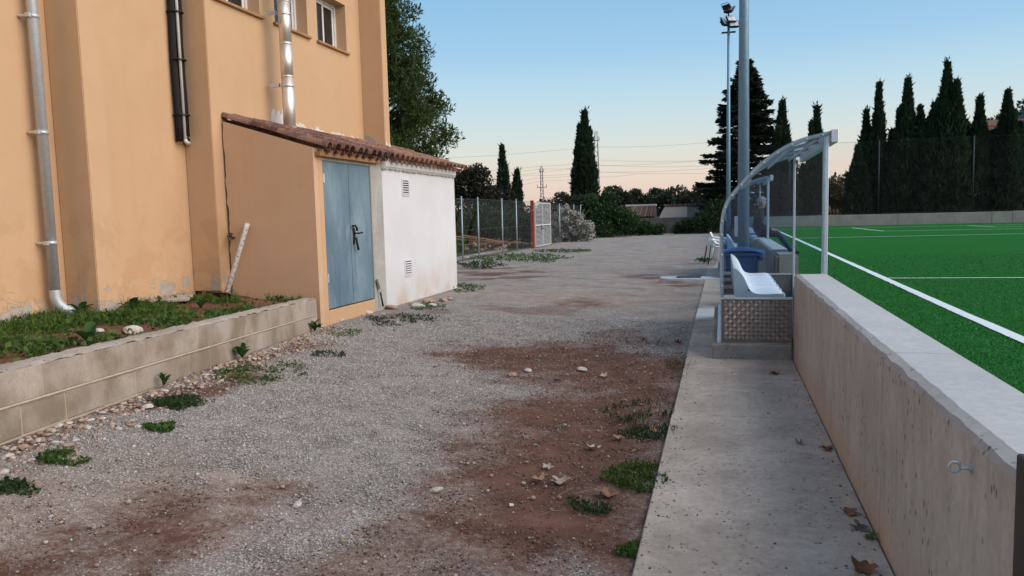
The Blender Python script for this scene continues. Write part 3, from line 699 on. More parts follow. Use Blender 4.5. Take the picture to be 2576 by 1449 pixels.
# clay tile roofs: every tile an object
def tile_mesh(r0, r1, L, th, up=True, seg=7):
    m = MB(); rows = []
    for (x, r_) in ((0, r0), (L * .5, (r0 + r1) / 2), (L, r1)):
        o = [(x, -math.cos(math.pi * k / seg) * r_, math.sin(math.pi * k / seg) * r_ * .95) for k in range(seg + 1)]
        i = [(x, -math.cos(math.pi * k / seg) * (r_ - th), math.sin(math.pi * k / seg) * (r_ - th) * .95) for k in range(seg + 1)][::-1]
        ring = o + i
        if not up: ring = [(a, b, -c) for a, b, c in ring]
        rows.append(ring + [ring[0]])
    m.grid(rows); n = len(rows[0])
    for r_ in (0, 2):
        q = rows[r_]; s = seg + 1
        for k in range(seg): m.add([q[k], q[k + 1], q[2 * s - 2 - k], q[2 * s - 1 - k]], [(0, 1, 2, 3)])
    return m.mesh('tile', smooth='auto')
TC = tile_mesh(.088, .070, .46, .015); TCH = tile_mesh(.060, .066, .43, .013, up=False)
for me in (TC, TCH): me.materials.append(M['tile'])
TC2, TCH2 = TC.copy(), TCH.copy()
for me in (TC2, TCH2): me.materials.clear(); me.materials.append(M['tile_new'])
def tile_roof(par, y0, y1, pitch, xe, zoff=0, rows=4, TC=TC, TCH=TCH):
    L = rootloc(par)
    base = MB().prism([(xe - .13, y0 + .13, roofz(xe - .13) - .055 + zoff), (xe - .13, y1, roofz(xe - .13) - .055 + zoff), (-6.40, y1, roofz(-6.40) - .055 + zoff), (-6.40, y0 + .13, roofz(-6.40) - .055 + zoff)], (0, 0, .025))
    ro = base.build('roof', M['mortar'], par)
    slope = math.atan(.305); n = int(round((y1 - y0) / pitch))
    for i in range(n):
        y = y0 + (i + .5) * pitch
        for r_ in range(rows):
            d = r_ * .385
            x = xe - d * math.cos(slope)
            if x < -6.30: continue
            for (me, dz, dy) in ((TC, .035, 0), (TCH, .035, pitch / 2)):
                if me is TCH and (i == n - 1): continue
                z = roofz(x) + zoff + dz - .02 + .012 * (0 if me is TCH else 1)
                link('tile', me, None, ro, Vector((x - (.035 if me is TCH else 0) + rnd.uniform(-.018, .018), y + dy + rnd.uniform(-.008, .008), z)) - L,
                     (rnd.uniform(-.05, .05), -slope + rnd.uniform(-.02, .015), math.pi + rnd.uniform(-.035, .035)))
    return ro
# tile mesh runs along +X from its lower end; rotated by pi it climbs toward the hall
tile_roof(shed, 8.985, 11.13, .215, -4.88, -.03)
tile_roof(wh, 11.16, 14.72, .209, -4.90, -.03, 4, TC2, TCH2)
# filler under annexe eave end, and cement lump between the roofs
MB().box(SX - .1, SX + .05, 11.02, 11.16, 2.20, 2.42).build('cement_lump', M['rawcol'], shed, bevel=.03)

# stainless flue
xf = -6.12; q = atx(722, 180, xf); yf = q.y
fl = thing('flue_pipe', 'stainless steel flue rising from the lean-to roof', 'pipe', (xf, yf, roofz(xf)))
zj = [roofz(xf) - .06, 3.55, 4.02, 4.62, 5.05, 5.8, TOP + .6]
for a, b in zip(zj, zj[1:]):
    MB().tube([(xf, yf, a), (xf, yf, b)], .088, 28).build('flue_section', M['steelflue'], fl, True)
for z in zj[1:-1]: MB().tube([(xf, yf, z - .012), (xf, yf, z - .006), (xf, yf, z + .006), (xf, yf, z + .012)], [.090, .094, .094, .090], 28).build('joint_band', M['steelflue'], fl, True)
for z in (3.42, 4.44):
    MB().tube([(xf, yf, z - .02), (xf, yf, z + .02)], .0915, 28).build('band', M['steelflue'], fl, True)
    MB().box(FX + .10, xf - .06, yf - .135, yf - .105, z - .025, z + .025).box(xf - .10, xf - .06, yf - .145, yf - .09, z - .024, z + .024).build('bracket', M['alu'], fl)
MB().tube([(xf, yf, roofz(xf) - .05), (xf, yf, roofz(xf) + .05)], [.15, .10], 20).build('cement_collar', M['patch'], fl, True)

# ================================================================ BLOCK WALL and planter
A = Vector((-5.03, 8.82, .05)); B = Vector((-3.88, 3.29, .25)); Bd = (B - A); Ln = Bd.length; u = Bd / Ln; nrm = Vector((u.y, -u.x, 0)).normalized()
if nrm.x < 0: nrm = -nrm                      # towards the track
bw = thing('block_wall', 'low grey concrete block wall holding back the weedy bed', 'wall', A)
up = Vector((0, 0, 1)); thick = .19; M['capmortar'] = concrete('rough_mortar_cap', (.50, .44, .38), (.34, .285, .235), 0, pores=True, bstr=.9)
def onw(s, d, h): return A + u * s + nrm * d + up * h
m = MB(); s0, s1 = -.02, 9.2
m.prism([onw(s0, -.006, -.3), onw(s0, -.006, .395), onw(s0, -thick + .006, .395), onw(s0, -thick + .006, -.3)], u * (s1 - s0)); m.build('mortar_core', M['mortar'], bw)
def wblock(s, ln, h0, h1):
    m = MB(); j = rnd.uniform(-.003, .003)
    m.prism([onw(s + .004, j, h0), onw(s + .004, j, h1), onw(s + .004, -thick, h1), onw(s + .004, -thick, h0)], u * (ln - .008))
    return m.build('block', M['block'], bw, bevel=.006)
for row, (h0, h1) in enumerate(((.202, .398), (.010, .190), (-.19, -.006))):
    s = .0 if row != 1 else -.20
    while s < 9.0:
        a = max(s, .0); b = s + .405
        wblock(a, b - a, h0, h1); s = b
# bedding mortar squeezed out of the joint between the courses
r1 = []; r2 = []; r3 = []
for i in range(160):
    s = i * .058; k = rnd.uniform(.5, 1.4)
    r1.append(onw(s, .001, .203 + .002)); r2.append(onw(s, .004 + .006 * k, .196)); r3.append(onw(s, .001, .188 - .004 * k))
MB().grid([r1, r2, r3]).build('mortar_joint', M['mortar'], bw)
# rough mortar cap with uneven upper face
rows = []
for d in np.linspace(-thick - .01, .001, 7):
    rows.append([onw(s, d, .398 + .030 * float(fbm(np.array(s * 11.), np.array(d * 40 + 3.), 4)) + (-.012 if d > -.02 or d < -thick + .01 else 0)) for s in np.linspace(0, 9.1, 460)])
MB().grid(rows).build('mortar_cap', M['capmortar'], bw, True)
# planter earth behind it
def ez(x, y):
    s = (8.82 - y); topz = .05 + .0362 * s + .36
    xw = -5.03 + .2083 * s - thick
    t = sstep(0, 1, (xw - x) / (xw + 6.84))
    return topz * (1 - t) + (.50 - .004 * s) * t + (fbm(np.asarray(x) * 2, np.asarray(y) * 2, 4) - .5) * .09 * sstep(0, .15, (xw - x))
rows = []
for y in np.arange(-1.5, 9.01, .08):
    xw = -5.03 + .2083 * (8.82 - y) - thick + .02
    xs = np.linspace(WX - .02, xw, 34); rows.append([(x, y, float(z)) for x, z in zip(xs, ez(xs, np.full(34, y)))])
bed = MB().grid(rows).build('planter_soil', M['soil'], None, True); tag(bed, None, None, None, 'structure')
# ================================================================ PITCH WALL (right)
def wall_run(name, label, x0, x1, y0, y1, z0, z1, mat, topmat, joints=(), cat='wall', worn=True):
    t = thing(name, label, cat, (x0, y0, 0))
    ys = [y0] + list(joints) + [y1]
    for a, b in zip(ys, ys[1:]):
        m = MB(); ny = max(2, int((b - a) / (.035 if worn and y1 < 9 else .3))); sec = [(x0, z0), (x0, z1 - .035), (x0 + .012, z1 - .012), (x0 + .045, z1), (x1, z1), (x1, z0)]
        rows = []
        for i in range(ny + 1):
            y = a + .003 + (b - a - .006) * i / ny; r_ = []
            for k, (x, z) in enumerate(sec):
                j = (float(fbm(np.array(y * 7. + k * 13), np.array(k * 5.), 4)) - .5) * .016 + rnd.uniform(-.001, .001) if (worn and k in (1, 2, 3)) else 0
                r_.append((x + j, y, z + (j * .5 if k in (1, 2) else 0)))
            rows.append(r_)
        m.grid(rows); n = len(sec)
        m.add(rows[0], [tuple(range(n))]); m.add(rows[-1], [tuple(range(n))[::-1]])
        o = m.build('wall_section', mat, t); o.data.materials.append(topmat); o.data.materials.append(M['pitch_edge'])
        for p in o.data.polygons:
            if p.normal.z > .8 and p.center.x > .046: p.material_index = 1
            elif p.normal.z > .25: p.material_index = 2
    return t
pw = wall_run('pitch_wall', 'cast concrete wall beside the pitch, streaked with brown stains', .665, .952, -2.0, 7.78, -.3, .83, M['pitch_wall'], M['pitch_wall_top'], (1.0, 3.55))
# eye bolt in the wall face
e = atx(2447, 1178, .665)
eb = thing('eye_bolt', 'galvanised eye bolt screwed into the concrete wall', 'bolt', e)
MB().tube([(.68, e.y, e.z), (.635, e.y, e.z)], .0055, 10).build('shank', M['galv'], eb, True)
MB().tube([(.664, e.y, e.z), (.655, e.y, e.z)], .014, 6).build('nut', M['galv'], eb)
MB().tube([(.635 - .014 + .014 * math.cos(a), e.y + .004, e.z + .014 * math.sin(a)) for a in np.linspace(0, 6.0, 18)], .0042, 8).build('eye', M['galv'], eb, True)
# dark gate post at the right edge of view
gp = thing('gate_post', 'dark grey steel post at the right end of the pitch wall', 'post', (.70, 1.66, 0))
g1 = aty(2571, 1250, 1.75).x
MB().box(g1, g1 + .07, 1.72, 1.79, -.1, .93).build('post', M['darkgate'], gp, bevel=.004)
MB().tube([(g1 + .012, 1.70, .98), (g1 + .004, 1.70, .985), (g1 + .0, 1.70, .955), (g1 + .004, 1.70, .93), (g1 - .006, 1.70, .922)], .004, 8).build('latch_hook', M['blackiron'], gp, True)
MB().box(g1 + .005, g1 + .06, 1.712, 1.719, .60, .66).build('hinge_plate', M['blackiron'], gp, bevel=.003)

# ================================================================ DUGOUT
ARC = [(1812, 750), (1811.5, 660), (1811, 600), (1811, 566), (1816, 530), (1829, 499), (1852.5, 471.4), (1874.5, 446), (1905.4, 415), (1938, 389), (1974.7, 365.7), (2011, 350), (2047.6, 339), (2093, 330)]
prof = []
for a, b in ARC:
    p = aty(a, b, 7.79); prof.append((p.x, p.z))
prof[0] = (prof[0][0], .60)
def smoothp(P, n=3):
    for _ in range(n):
        Q = [P[0]]
        for a, b in zip(P, P[1:]): Q += [(a[0] * .75 + b[0] * .25, a[1] * .75 + b[1] * .25), (a[0] * .25 + b[0] * .75, a[1] * .25 + b[1] * .75)]
        P = Q + [P[-1]]
    return P
prof = smoothp(prof, 2)
SEATP = [(.605, .560), (.612, .60), (.60, .628), (.55, .636), (.41, .628), (.32, .634), (.272, .665), (.245, .72), (.212, .80), (.165, .86), (.125, .888), (.108, .886), (.112, .84), (.118, .70), (.122, .56)]
def make_dugout(label, y0, y1, nseat, group, root_loc):
    """built at its real place; y0 near end, y1 far end"""
    t = thing('dugout', label, 'dugout', root_loc, group)
    MB().box(-.095, .655, y0 - .06, y1 + .08, -.1, .148).build('plinth', M['plinth'], t, bevel=.012)
    nst = 4
    # frame ribs
    for i in range(nst):
        y = y0 + (y1 - y0) * i / (nst - 1); outer = i in (0, nst - 1)
        rows_o = []; wd = .022
        dy = (.0, .035) if i == 0 else ((-.035, .0) if i == nst - 1 else (-.014, .014))
        P = [(prof[0][0], .15)] + prof
        m = MB(); rows = []
        for k, (x, z) in enumerate(P):
            a = P[max(k - 1, 0)]; b = P[min(k + 1, len(P) - 1)]; tx, tz = b[0] - a[0], b[1] - a[1]; l = math.hypot(tx, tz); nx_, nz_ = tz / l, -tx / l
            q = [(x, y + dy[0], z), (x, y + dy[1], z), (x + nx_ * .034, y + dy[1], z + nz_ * .034), (x + nx_ * .034, y + dy[0], z + nz_ * .034)]
            rows.append(q + [q[0]])
        m.grid(rows); m.add(rows[0][:4], [(0, 1, 2, 3)]); m.add(rows[-1][:4], [(3, 2, 1, 0)])
        rib = m.build('frame_rib', M['frame'], t)
        if i == 0:
            for k in range(4, len(P), 4):
                x, z = P[k]; MB().tube([(x + .018, y - .012, z - .012), (x + .018, y + .002, z - .012)], [.009, .011], 8).build('bolt', M['alu'], rib)
        if not outer or i == nst - 1:
            MB().box(prof[0][0] + .03, .5, y - .02, y + .02, .50, .535).build('seat_bracket', M['galv'], t)
        MB().box(prof[0][0] + .03, .12, y - .018, y + .018, .595, .625).build('cross_bar', M['galv'], t)
    # curved clear sheets, one per bay, and inner stiffening rails
    for i in range(nst - 1):
        a = y0 + (y1 - y0) * i / (nst - 1) - (.03 if i == 0 else 0); b = y0 + (y1 - y0) * (i + 1) / (nst - 1)
        m = MB(); m.grid([[(x - .004, a + .004, z + .004) for x, z in prof], [(x - .004, b - .004, z + .004) for x, z in prof]])
        m.build('roof_sheet', M['poly'], t, True)
    for k in (int(len(prof) * .55), int(len(prof) * .74), int(len(prof) * .88)):
        x, z = prof[k]; MB().obox((x + .03, y0 + .045, z - .045), (x + .03, y1 - .045, z - .045), (.014, 0, .006), (0, 0, .012)).build('purlin', M['galv'], t)
    # front beam, posts, bottom rails
    fx, fz = prof[-1]
    MB().box(fx - .01, fx + .05, y0 - .05, y1 + .05, fz - .105, fz + .012).build('front_beam', M['alu'], t, bevel=.003)
    for y in (y0, y1 - .045):
        px_ = .915 if y == y0 else .90
        po = MB(); po.box(px_, px_ + .05 if y == y0 else px_ + .027, y + .01, y + .055, ZP - .05 if y == y0 else .1, fz - .03)
        pp = po.build('front_post', M['alu'], t, bevel=.003)
        if y == y0:
            for z in np.arange(.95, fz - .06, .24): MB().tube([(px_ + .025, y - .004, z), (px_ + .025, y + .012, z)], [.008, .010], 8).build('bolt', M['alu'], pp)
    xm = .655
    MB().box(xm - .04, xm, y0 + .005, y0 + .05, .15, .60).build('inner_post', M['alu'], t, bevel=.003)
    # end panels: clear side sheets over tread plate
    for y, s in ((y0 + .002, -1), (y1 - .002, 1)):
        poly = [(p[0] + .02, p[1] - .015) for p in prof] + [(.955 - .02, fz - .05), (.935, .84), (.66, .84), (.66, .60)]
        m = MB(); m.prism([(x, y + s * .003, z) for x, z in poly], (0, -s * .004, 0)); m.build('side_sheet', M['poly'], t)
        xr = .652 if s < 0 else .90
        MB().box(prof[0][0] + .005, xr, y - .003, y + .003, .158, .590).build('tread_panel', M['tread'], t)
        MB().box(prof[0][0], xr + .003, y - .014, y + .014, .585, .605).build('panel_rail', M['alu'], t)
    MB().box(-.012, -.006, y0 - .01, y1 + .01, .16, .60).build('back_panel', M['alu'], t)
    MB().box(-.045, -.0122, y0 - .02, y1 + .02, .150, .185).build('base_angle', M['alu'], t)
    # embossed bars of the near tread panel
    v = []; f = []; pitch = .040; k0 = 0
    nxn = int(.655 / pitch); nzn = int(.43 / pitch)
    bars = MB()
    for i in range(nxn + 1):
        for j in range(nzn + 1):
            cx_ = prof[0][0] + .014 + i * pitch; cz_ = .166 + j * pitch
            ang = R(45) if (i + j) % 2 == 0 else R(-45)
            dx_, dz_ = math.cos(ang), math.sin(ang)
            for q in (-1.5, -.5, .5, 1.5):
                ox, oz = -dz_ * q * .0085, dx_ * q * .0085; L_ = .0205 - .002 * abs(q); wv_ = .0032; x_, z_ = cx_ + ox, cz_ + oz
                if x_ - L_ < prof[0][0] + .006 or x_ + L_ > .653 or z_ - L_ < .158 or z_ + L_ > .586: continue
                pts = [(x_ - dx_ * L_, y0 - .0012, z_ - dz_ * L_), (x_ - dz_ * wv_, y0 - .0012, z_ + dx_ * wv_), (x_ + dx_ * L_, y0 - .0012, z_ + dz_ * L_), (x_ + dz_ * wv_, y0 - .0012, z_ - dx_ * wv_)]
                top = [(x_ - dx_ * L_ * .6, y0 - .0055, z_ - dz_ * L_ * .6), (x_ + dx_ * L_ * .6, y0 - .0055, z_ + dz_ * L_ * .6)]
                bars.add(pts + top, [(0, 1, 5, 4), (1, 2, 5), (2, 3, 4, 5), (3, 0, 4)])
    o = bars.build('tread_bars', M['treadbar'], t); o['kind'] = 'stuff'
    # bench rails and one-piece bucket seats
    for x in (.20, .40, .57): MB().box(x - .018, x + .018, y0 + .15, y1 - .15, .535, .565).build('bench_rail', M['alu'], t)
    sw = (y1 - y0 - .28) / nseat
    rows = []; m_ = 12
    for j in range(m_ + 1):
        q = j / m_; e_ = abs(2 * q - 1) ** 3.0; r_ = []
        for k, (x, z) in enumerate(smoothp(SEATP, 1)):
            dip = (1 - e_)
            inn = 1 if z > .615 else 0
            r_.append((x - (.035 * dip if z > .70 and k < 18 else 0) + (0 if z > .62 else 0) - .012 * (1 - dip) * (x > .55), q * sw * .985, z - inn * dip * (.035 if z < .70 else .02 * (z > .80)) - (.012 * (1 - dip))))
        rows.append(r_)
    sm = MB().grid(rows); n = len(rows[0])
    sm.add(rows[0], [tuple(range(n))]); sm.add(rows[-1], [tuple(range(n))[::-1]])
    me = sm.mesh('seat', smooth='auto'); me.materials.append(M['whiteplastic'])
    for i in range(nseat): link('seat', me, None, t, Vector((0, y0 + .16 + i * sw, 0)) - Vector(root_loc))
    return t
DG = 'clear-roofed dugouts beside the pitch'
make_dugout('clear curved dugout with tread plate end and white seats, nearest', 7.79, 10.75, 6, DG, (.3, 7.79, 0))
make_dugout('farther clear curved dugout standing behind the blue bin', 17.2, 20.2, 6, DG, (.3, 17.2, 0))

# walls along the pitch past the dugout
wall_run('concrete_wall', 'low concrete wall between the two dugouts', .735, .985, 12.6, 17.1, -.3, .83, M['plinth'], M['pitch_wall_top'])
wall_run('concrete_wall', 'distant low concrete wall beyond the second dugout', .70, .98, 21.4, 47, -.3, .84, M['plinth'], M['pitch_wall_top'], (30, 38))
kb2 = MB().box(.932, .9545, 7.79, 12.6, -.3, .425).build('kerb', M['plinth'], None); tag(kb2, 'thin concrete kerb holding the turf inside the near dugout', 'kerb')
cb = MB().box(.765, 1.06, 11.65, 12.45, -.2, .80).build('concrete_block', M['plinth'], None, bevel=.03, seg=2); tag(cb, 'square concrete block in front of the low wall behind the dugout', 'block')

# blue wheelie bin
bn = thing('wheeled_bin', 'blue plastic wheeled rubbish bin behind the near dugout', 'bin', (.30, 12.2, 0))
bx0, bx1, by0, by1 = .04, .52, 11.95, 12.5
def frus(a, b): return MB().add([*a, *b], [(0, 3, 2, 1), (4, 5, 6, 7), (0, 1, 5, 4), (1, 2, 6, 5), (2, 3, 7, 6), (3, 0, 4, 7)])
frus([(bx0 + .06, by0 + .07, .06), (bx1 - .06, by0 + .07, .06), (bx1 - .06, by1 - .05, .06), (bx0 + .06, by1 - .05, .06)],
     [(bx0 + .01, by0, .80), (bx1, by0, .80), (bx1, by1, .80), (bx0 + .01, by1, .80)]).build('body', M['bluebin'], bn, bevel=.02, seg=2)
MB().box(bx0 - .02, bx1 + .05, by0 - .03, by1 + .03, .765, .815).build('rim', M['bluebin'], bn, bevel=.012, seg=2)
rows = []
for k in range(9):
    q = k / 8; x = bx0 - .03 + (bx1 - bx0 + .13) * q; z = .832 + .045 * math.sin(math.pi * min(1, q * 1.05)) - .05 * max(0, q - .8) * 5 * .35
    rows.append([(x, by0 - .035, z - .02), (x, by0 + .0, z + .006), (x, by1 + .0, z + .006), (x, by1 + .035, z - .02)])
MB().grid(rows).build('lid', M['bluebin'], bn, True)
MB().box(bx1 + .01, bx1 + .07, by0 + .02, by1 - .02, .70, .762).build('handle', M['bluebin'], bn, bevel=.008)
for y in (by0 + .04, by1 - .06): MB().tube([(bx0 + .06, y, .10), (bx0 + .06, y + .05, .10)], .10, 18).build('wheel', M['blackiron'], bn, True)

# floodlight poles
def pole(label, x, y, hgt, r0, r1, heads):
    t = thing('floodlight_pole', label, 'pole', (x, y, 0), 'floodlight poles')
    MB().tube([(x, y, -.2), (x, y, hgt * .5), (x, y, hgt)], [r0, (r0 + r1) / 2, r1], 24).build('shaft', M['galv_pole'], t, True)
    MB().box(x - .2, x + .2, y - .2, y + .2, -.05, .03).build('base_plate', M['galv'], t, bevel=.005)
    MB().box(x - r0 - .04, x - r0 + .02, y - .05, y + .05, 1.0, 1.35).build('access_door', M['galv'], t, bevel=.005)
    if heads:
        MB().box(x - .3, x + .3, y - .03, y + .03, hgt - .55, hgt - .48).build('crossarm', M['blackiron'], t)
        MB().tube([(x, y, hgt), (x, y, hgt + .5)], .03, 8).build('spigot', M['blackiron'], t)
        for k, (dx, dz, yaw, tilt) in enumerate(((.10, .0, .5, -.7), (-.18, -.1, 1.1, -.5), (.22, -.22, .2, -.6), (.02, .42, -.6, -.9), (-.06, .50, 2.4, -.8))):
            hm = MB(); hm.box(-.20, .20, -.05, .05, -.16, .16); hm.box(-.15, .15, .05, .12, -.11, .11)
            hd = hm.build('lamp_head', M['blackiron'], t, bevel=.012); hd.location = (dx, -.12, hgt + dz); hd.rotation_euler = (tilt, 0, yaw)
            for vtx in hd.data.vertices: vtx.co += Vector((x, y, 0))
            g = MB()
            for s in (-1, 1): g.box(s * .095 - .088, s * .095 + .088, -.056, -.051, -.14, .14)
            gl = g.build('lens', M['galv'], hd)
            for vtx in gl.data.vertices: vtx.co += Vector((x, y, 0))
            MB()
            ym_ = MB().tube([(-.22, 0, 0), (-.22, .0, .20), (-.17, 0, .25), (.17, 0, .25), (.22, 0, .20), (.22, 0, 0)], .012, 6).build('yoke', M['blackiron'], hd)
            for vtx in ym_.data.vertices: vtx.co += Vector((x, y, 0))
    return t
pole('thick grey steel floodlight pole rising behind the blue bin', .355, 13.8, 10.6, .105, .05, True)
pole('thinner far floodlight pole with black lamp heads in view', .28, 36.0, 9.75, .105, .055, True)

# stacked white garden chairs by the walkway
def garden_chair(label, x, y, rz, green):
    t = thing('plastic_chair', label, 'chair', (x, y, 0), None); t.rotation_euler = (0, 0, rz)
    L = Vector((x, y, 0)); o = lambda *p: tuple(Vector(p) + L)
    pr = [(-.30, .84), (-.27, .80), (-.22, .66), (-.18, .52), (-.10, .46), (.10, .44), (.22, .45), (.26, .42)]
    rows = []
    for k in range(9):
        q = k / 8 * 2 - 1; rows.append([o(a, q * (.24 - .03 * (b > .6)), b + .03 * q * q * (b < .6) - .02 * q * q * (b > .7)) for a, b in smoothp(pr, 1)])
    MB().grid(rows).build('shell', M['whiteplastic'], t, True)
    for s in (-1, 1):
        MB().tube([o(-.24, s * .25, .70), o(-.12, s * .28, .66), (o(.16, s * .28, .64)), o(.22, s * .27, .50)], .018, 8).build('arm', M['whiteplastic'], t, True)
        MB().tube([o(-.18, s * .22, .50), o(-.26, s * .25, .0)], .018, 8).build('leg', M['weedpaint'] if green else M['whiteplastic'], t, True)
        MB().tube([o(.20, s * .22, .45), o(.24, s * .25, .0)], .018, 8).build('leg', M['weedpaint'] if green else M['whiteplastic'], t, True)
M['weedpaint'] = simple('green_painted_tube', (.015, .06, .03), (.01, .04, .02), 20, .5)
garden_chair('white plastic chair with dark green legs on the gravel edge', -.17, 21.8, .25, True)
garden_chair('white plastic chair standing behind the green-legged chair', -.02, 23.4, -.1, False)

# drain cover in a whitewashed surround
dc = thing('drain_cover', 'dark drain cover in whitewashed concrete surround on track', 'drain', (-.75, 17.2, 0))
c0 = atz(1660, 699, .0); c1 = atz(1795, 697, .0)
pts = []
for k in range(28):
    a = 2 * math.pi * k / 28; pts.append((-.76 + (.56 + .03 * math.sin(3 * a)) * math.copysign(abs(math.cos(a)) ** .7, math.cos(a)), 17.22 + .36 * math.copysign(abs(math.sin(a)) ** .75, math.sin(a)), -.08))
MB().prism(pts, (0, 0, .10)).build('surround', M['whitecurb'], dc, bevel=.012)
MB().box(-.96, -.44, 16.98, 17.48, .012, .030).build('cover', M['blackiron'], dc, bevel=.004)
for i in range(5): MB().box(-.92 + i * .1, -.88 + i * .1, 17.05, 17.40, .0305, .0345).build('bar', M['blackiron'], dc)
wc = MB().box(-.345, .0, 16.95, 17.55, -.1, .006).build('whitewashed_slab', M['whitecurb'], None, bevel=.005); tag(wc, 'whitewashed slab linking drain cover and far dugout', 'slab')

# ================================================================ PERSON seated on the wall
def person():
    px0, py0 = .80, 18.6
    t = thing('person', 'person with grey hair in dark jacket and jeans sitting on the wall', 'person', (px0, py0, .83))
    # joints: facing +X (the pitch), leaning back slightly
    J = {}
    def v(n, x, y, z, r): J[n] = ((x, y, z), r)
    v('pel', .0, 0, .93, .15); v('bel', -.03, 0, 1.08, .145); v('che', .0, 0, 1.28, .165); v('nkb', .045, 0, 1.41, .10); v('nk', .065, 0, 1.475, .062); v('hd0', .085, 0, 1.535, .082); v('hd1', .088, 0, 1.62, .100); v('hd2', .080, 0, 1.70, .075)
    for s, sg in (('l', 1), ('r', -1)):
        v('sh' + s, .02, sg * .17, 1.38, .075); v('el' + s, .06, sg * .25, 1.12, .052); v('wr' + s, .27, sg * .16, .99, .036); v('ha' + s, .34, sg * .13, .985, .036)
        v('hp' + s, .06, sg * .09, .91, .105); v('kn' + s, .43, sg * .12 - (.16 if s == 'r' else 0), .93 if s == 'l' else .90, .075); v('ca' + s, .56, sg * .12 - (.24 if s == 'r' else 0), .73, .062); v('an' + s, .70, sg * .12 - (.30 if s == 'r' else 0), .53, .042)
        v('he' + s, .71, sg * .12 - (.30 if s == 'r' else 0), .475, .042); v('to' + s, .87, sg * .13 - (.34 if s == 'r' else 0), .50, .038)
        for q in range(4):
            v('f%d%s' % (q, s), .40, sg * .13 + (q - 1.5) * .022, .985, .011); v('g%d%s' % (q, s), .435 - .006 * abs(q - 1.4), sg * .13 + (q - 1.5) * .024, .962, .009)
        v('th' + s, .345, sg * .13 - sg * .05, .975, .012); v('ti' + s, .375, sg * .13 - sg * .065, .96, .010)
    E_ = [('pel', 'bel'), ('bel', 'che'), ('che', 'nkb'), ('nkb', 'nk'), ('nk', 'hd0'), ('hd0', 'hd1'), ('hd1', 'hd2')]
    for s in 'lr':
        E_ += [('che', 'sh' + s), ('sh' + s, 'el' + s), ('el' + s, 'wr' + s), ('wr' + s, 'ha' + s), ('pel', 'hp' + s), ('hp' + s, 'kn' + s), ('kn' + s, 'ca' + s), ('ca' + s, 'an' + s), ('an' + s, 'he' + s), ('he' + s, 'to' + s), ('ha' + s, 'th' + s), ('th' + s, 'ti' + s)]
        for q in range(4): E_ += [('ha' + s, 'f%d%s' % (q, s)), ('f%d%s' % (q, s), 'g%d%s' % (q, s))]
    names = list(J); me = bpy.data.meshes.new('body')
    me.from_pydata([J[k][0] for k in names], [(names.index(a), names.index(b)) for a, b in E_], [])
    tmp = bpy.data.objects.new('tmp_body', me); COL.objects.link(tmp)
    tmp.modifiers.new('s', 'SKIN'); sv = me.skin_vertices[0].data
    for i, k in enumerate(names): sv[i].radius = (J[k][1], J[k][1]); sv[i].use_root = (k == 'pel')
    ss = tmp.modifiers.new('d', 'SUBSURF'); ss.levels = 2; ss.render_levels = 2
    dg = bpy.context.evaluated_depsgraph_get(); bm_ = bpy.data.meshes.new_from_object(tmp.evaluated_get(dg))
    bpy.data.objects.remove(tmp); bm_.name = 'body'
    bm_.materials.clear()
    mats = [simple('dark_jacket', (.012, .014, .022), (.008, .009, .014), 18, .85), simple('blue_jeans', (.03, .05, .085), (.02, .035, .06), 26, .9), simple('skin', (.42, .25, .18), (.38, .21, .15), 14, .6), simple('dark_shoe', (.02, .02, .022), None, 14, .6)]
    for m_ in mats: bm_.materials.append(m_)
    for p in bm_.polygons:
        c = p.center; p.use_smooth = True
        p.material_index = 2 if (c.z > 1.485 or (c.x > .285 and .9 < c.z < 1.03 and abs(abs(c.y) - .13) < .07 and c.x < .47 and c.z > .945 and c.x > .29)) else (3 if c.z < .53 and c.x > .6 else (1 if c.z < .99 and not (c.x < .30 and abs(c.y) > .20) else 0))
    body = link('body', bm_, None, t)
    body.location = (0, 0, -.83)
    # hair cap and facial features
    m = MB(); rows = []
    for i in range(9):
        th = i / 8 * R(112); r_ = []
        for k in range(17):
            ph = 2 * math.pi * k / 16; s_ = 1.0 + .05 * math.sin(5 * ph + i)
            lim = 1 if math.cos(ph) < .35 else .62
            a = th * lim
            r_.append((.078 + .108 * s_ * math.sin(a) * math.cos(ph), .098 * s_ * math.sin(a) * math.sin(ph), 1.635 + .118 * s_ * math.cos(a)))
        rows.append(r_)
    m.grid(rows); ho = link('hair', m.mesh('hair', True), simple('grey_hair', (.42, .40, .38), (.30, .28, .27), 60, .9), t); ho.location = (0, 0, -.83)
    nz_ = MB().add([(.165, -.014, 1.595), (.165, .014, 1.595), (.170, 0, 1.645), (.200, 0, 1.600)], [(0, 1, 3), (1, 2, 3), (2, 0, 3), (0, 2, 1)]).mesh('nose'); no = link('nose', nz_, mats[2], t); no.location = (0, 0, -.83)
    for s in (-1, 1):
        eo = link('ear', MB().tube([(.08, s * .088, 1.58), (.085, s * .098, 1.61), (.075, s * .09, 1.645)], [.010, .018, .010], 8).mesh('ear', True), mats[2], t); eo.location = (0, 0, -.83)
        ey = link('eye', MB().tube([(.165, s * .032, 1.643), (.174, s * .032, 1.643)], .009, 8).mesh('eye'), mats[3], t); ey.location = (0, 0, -.83)
    mo = link('mouth', MB().box(.150, .166, -.02, .02, 1.560, 1.565).mesh('mouth'), simple('lips', (.25, .1, .08), None, 9), t); mo.location = (0, 0, -.83)
    return t
person()
MB_ = MB()
# seat wall piece the person sits on, inside the far dugout
wall_run('concrete_wall', 'short concrete wall under the seated person', .66, .93, 17.25, 20.15, -.2, .825, M['plinth'], M['pitch_wall_top'])
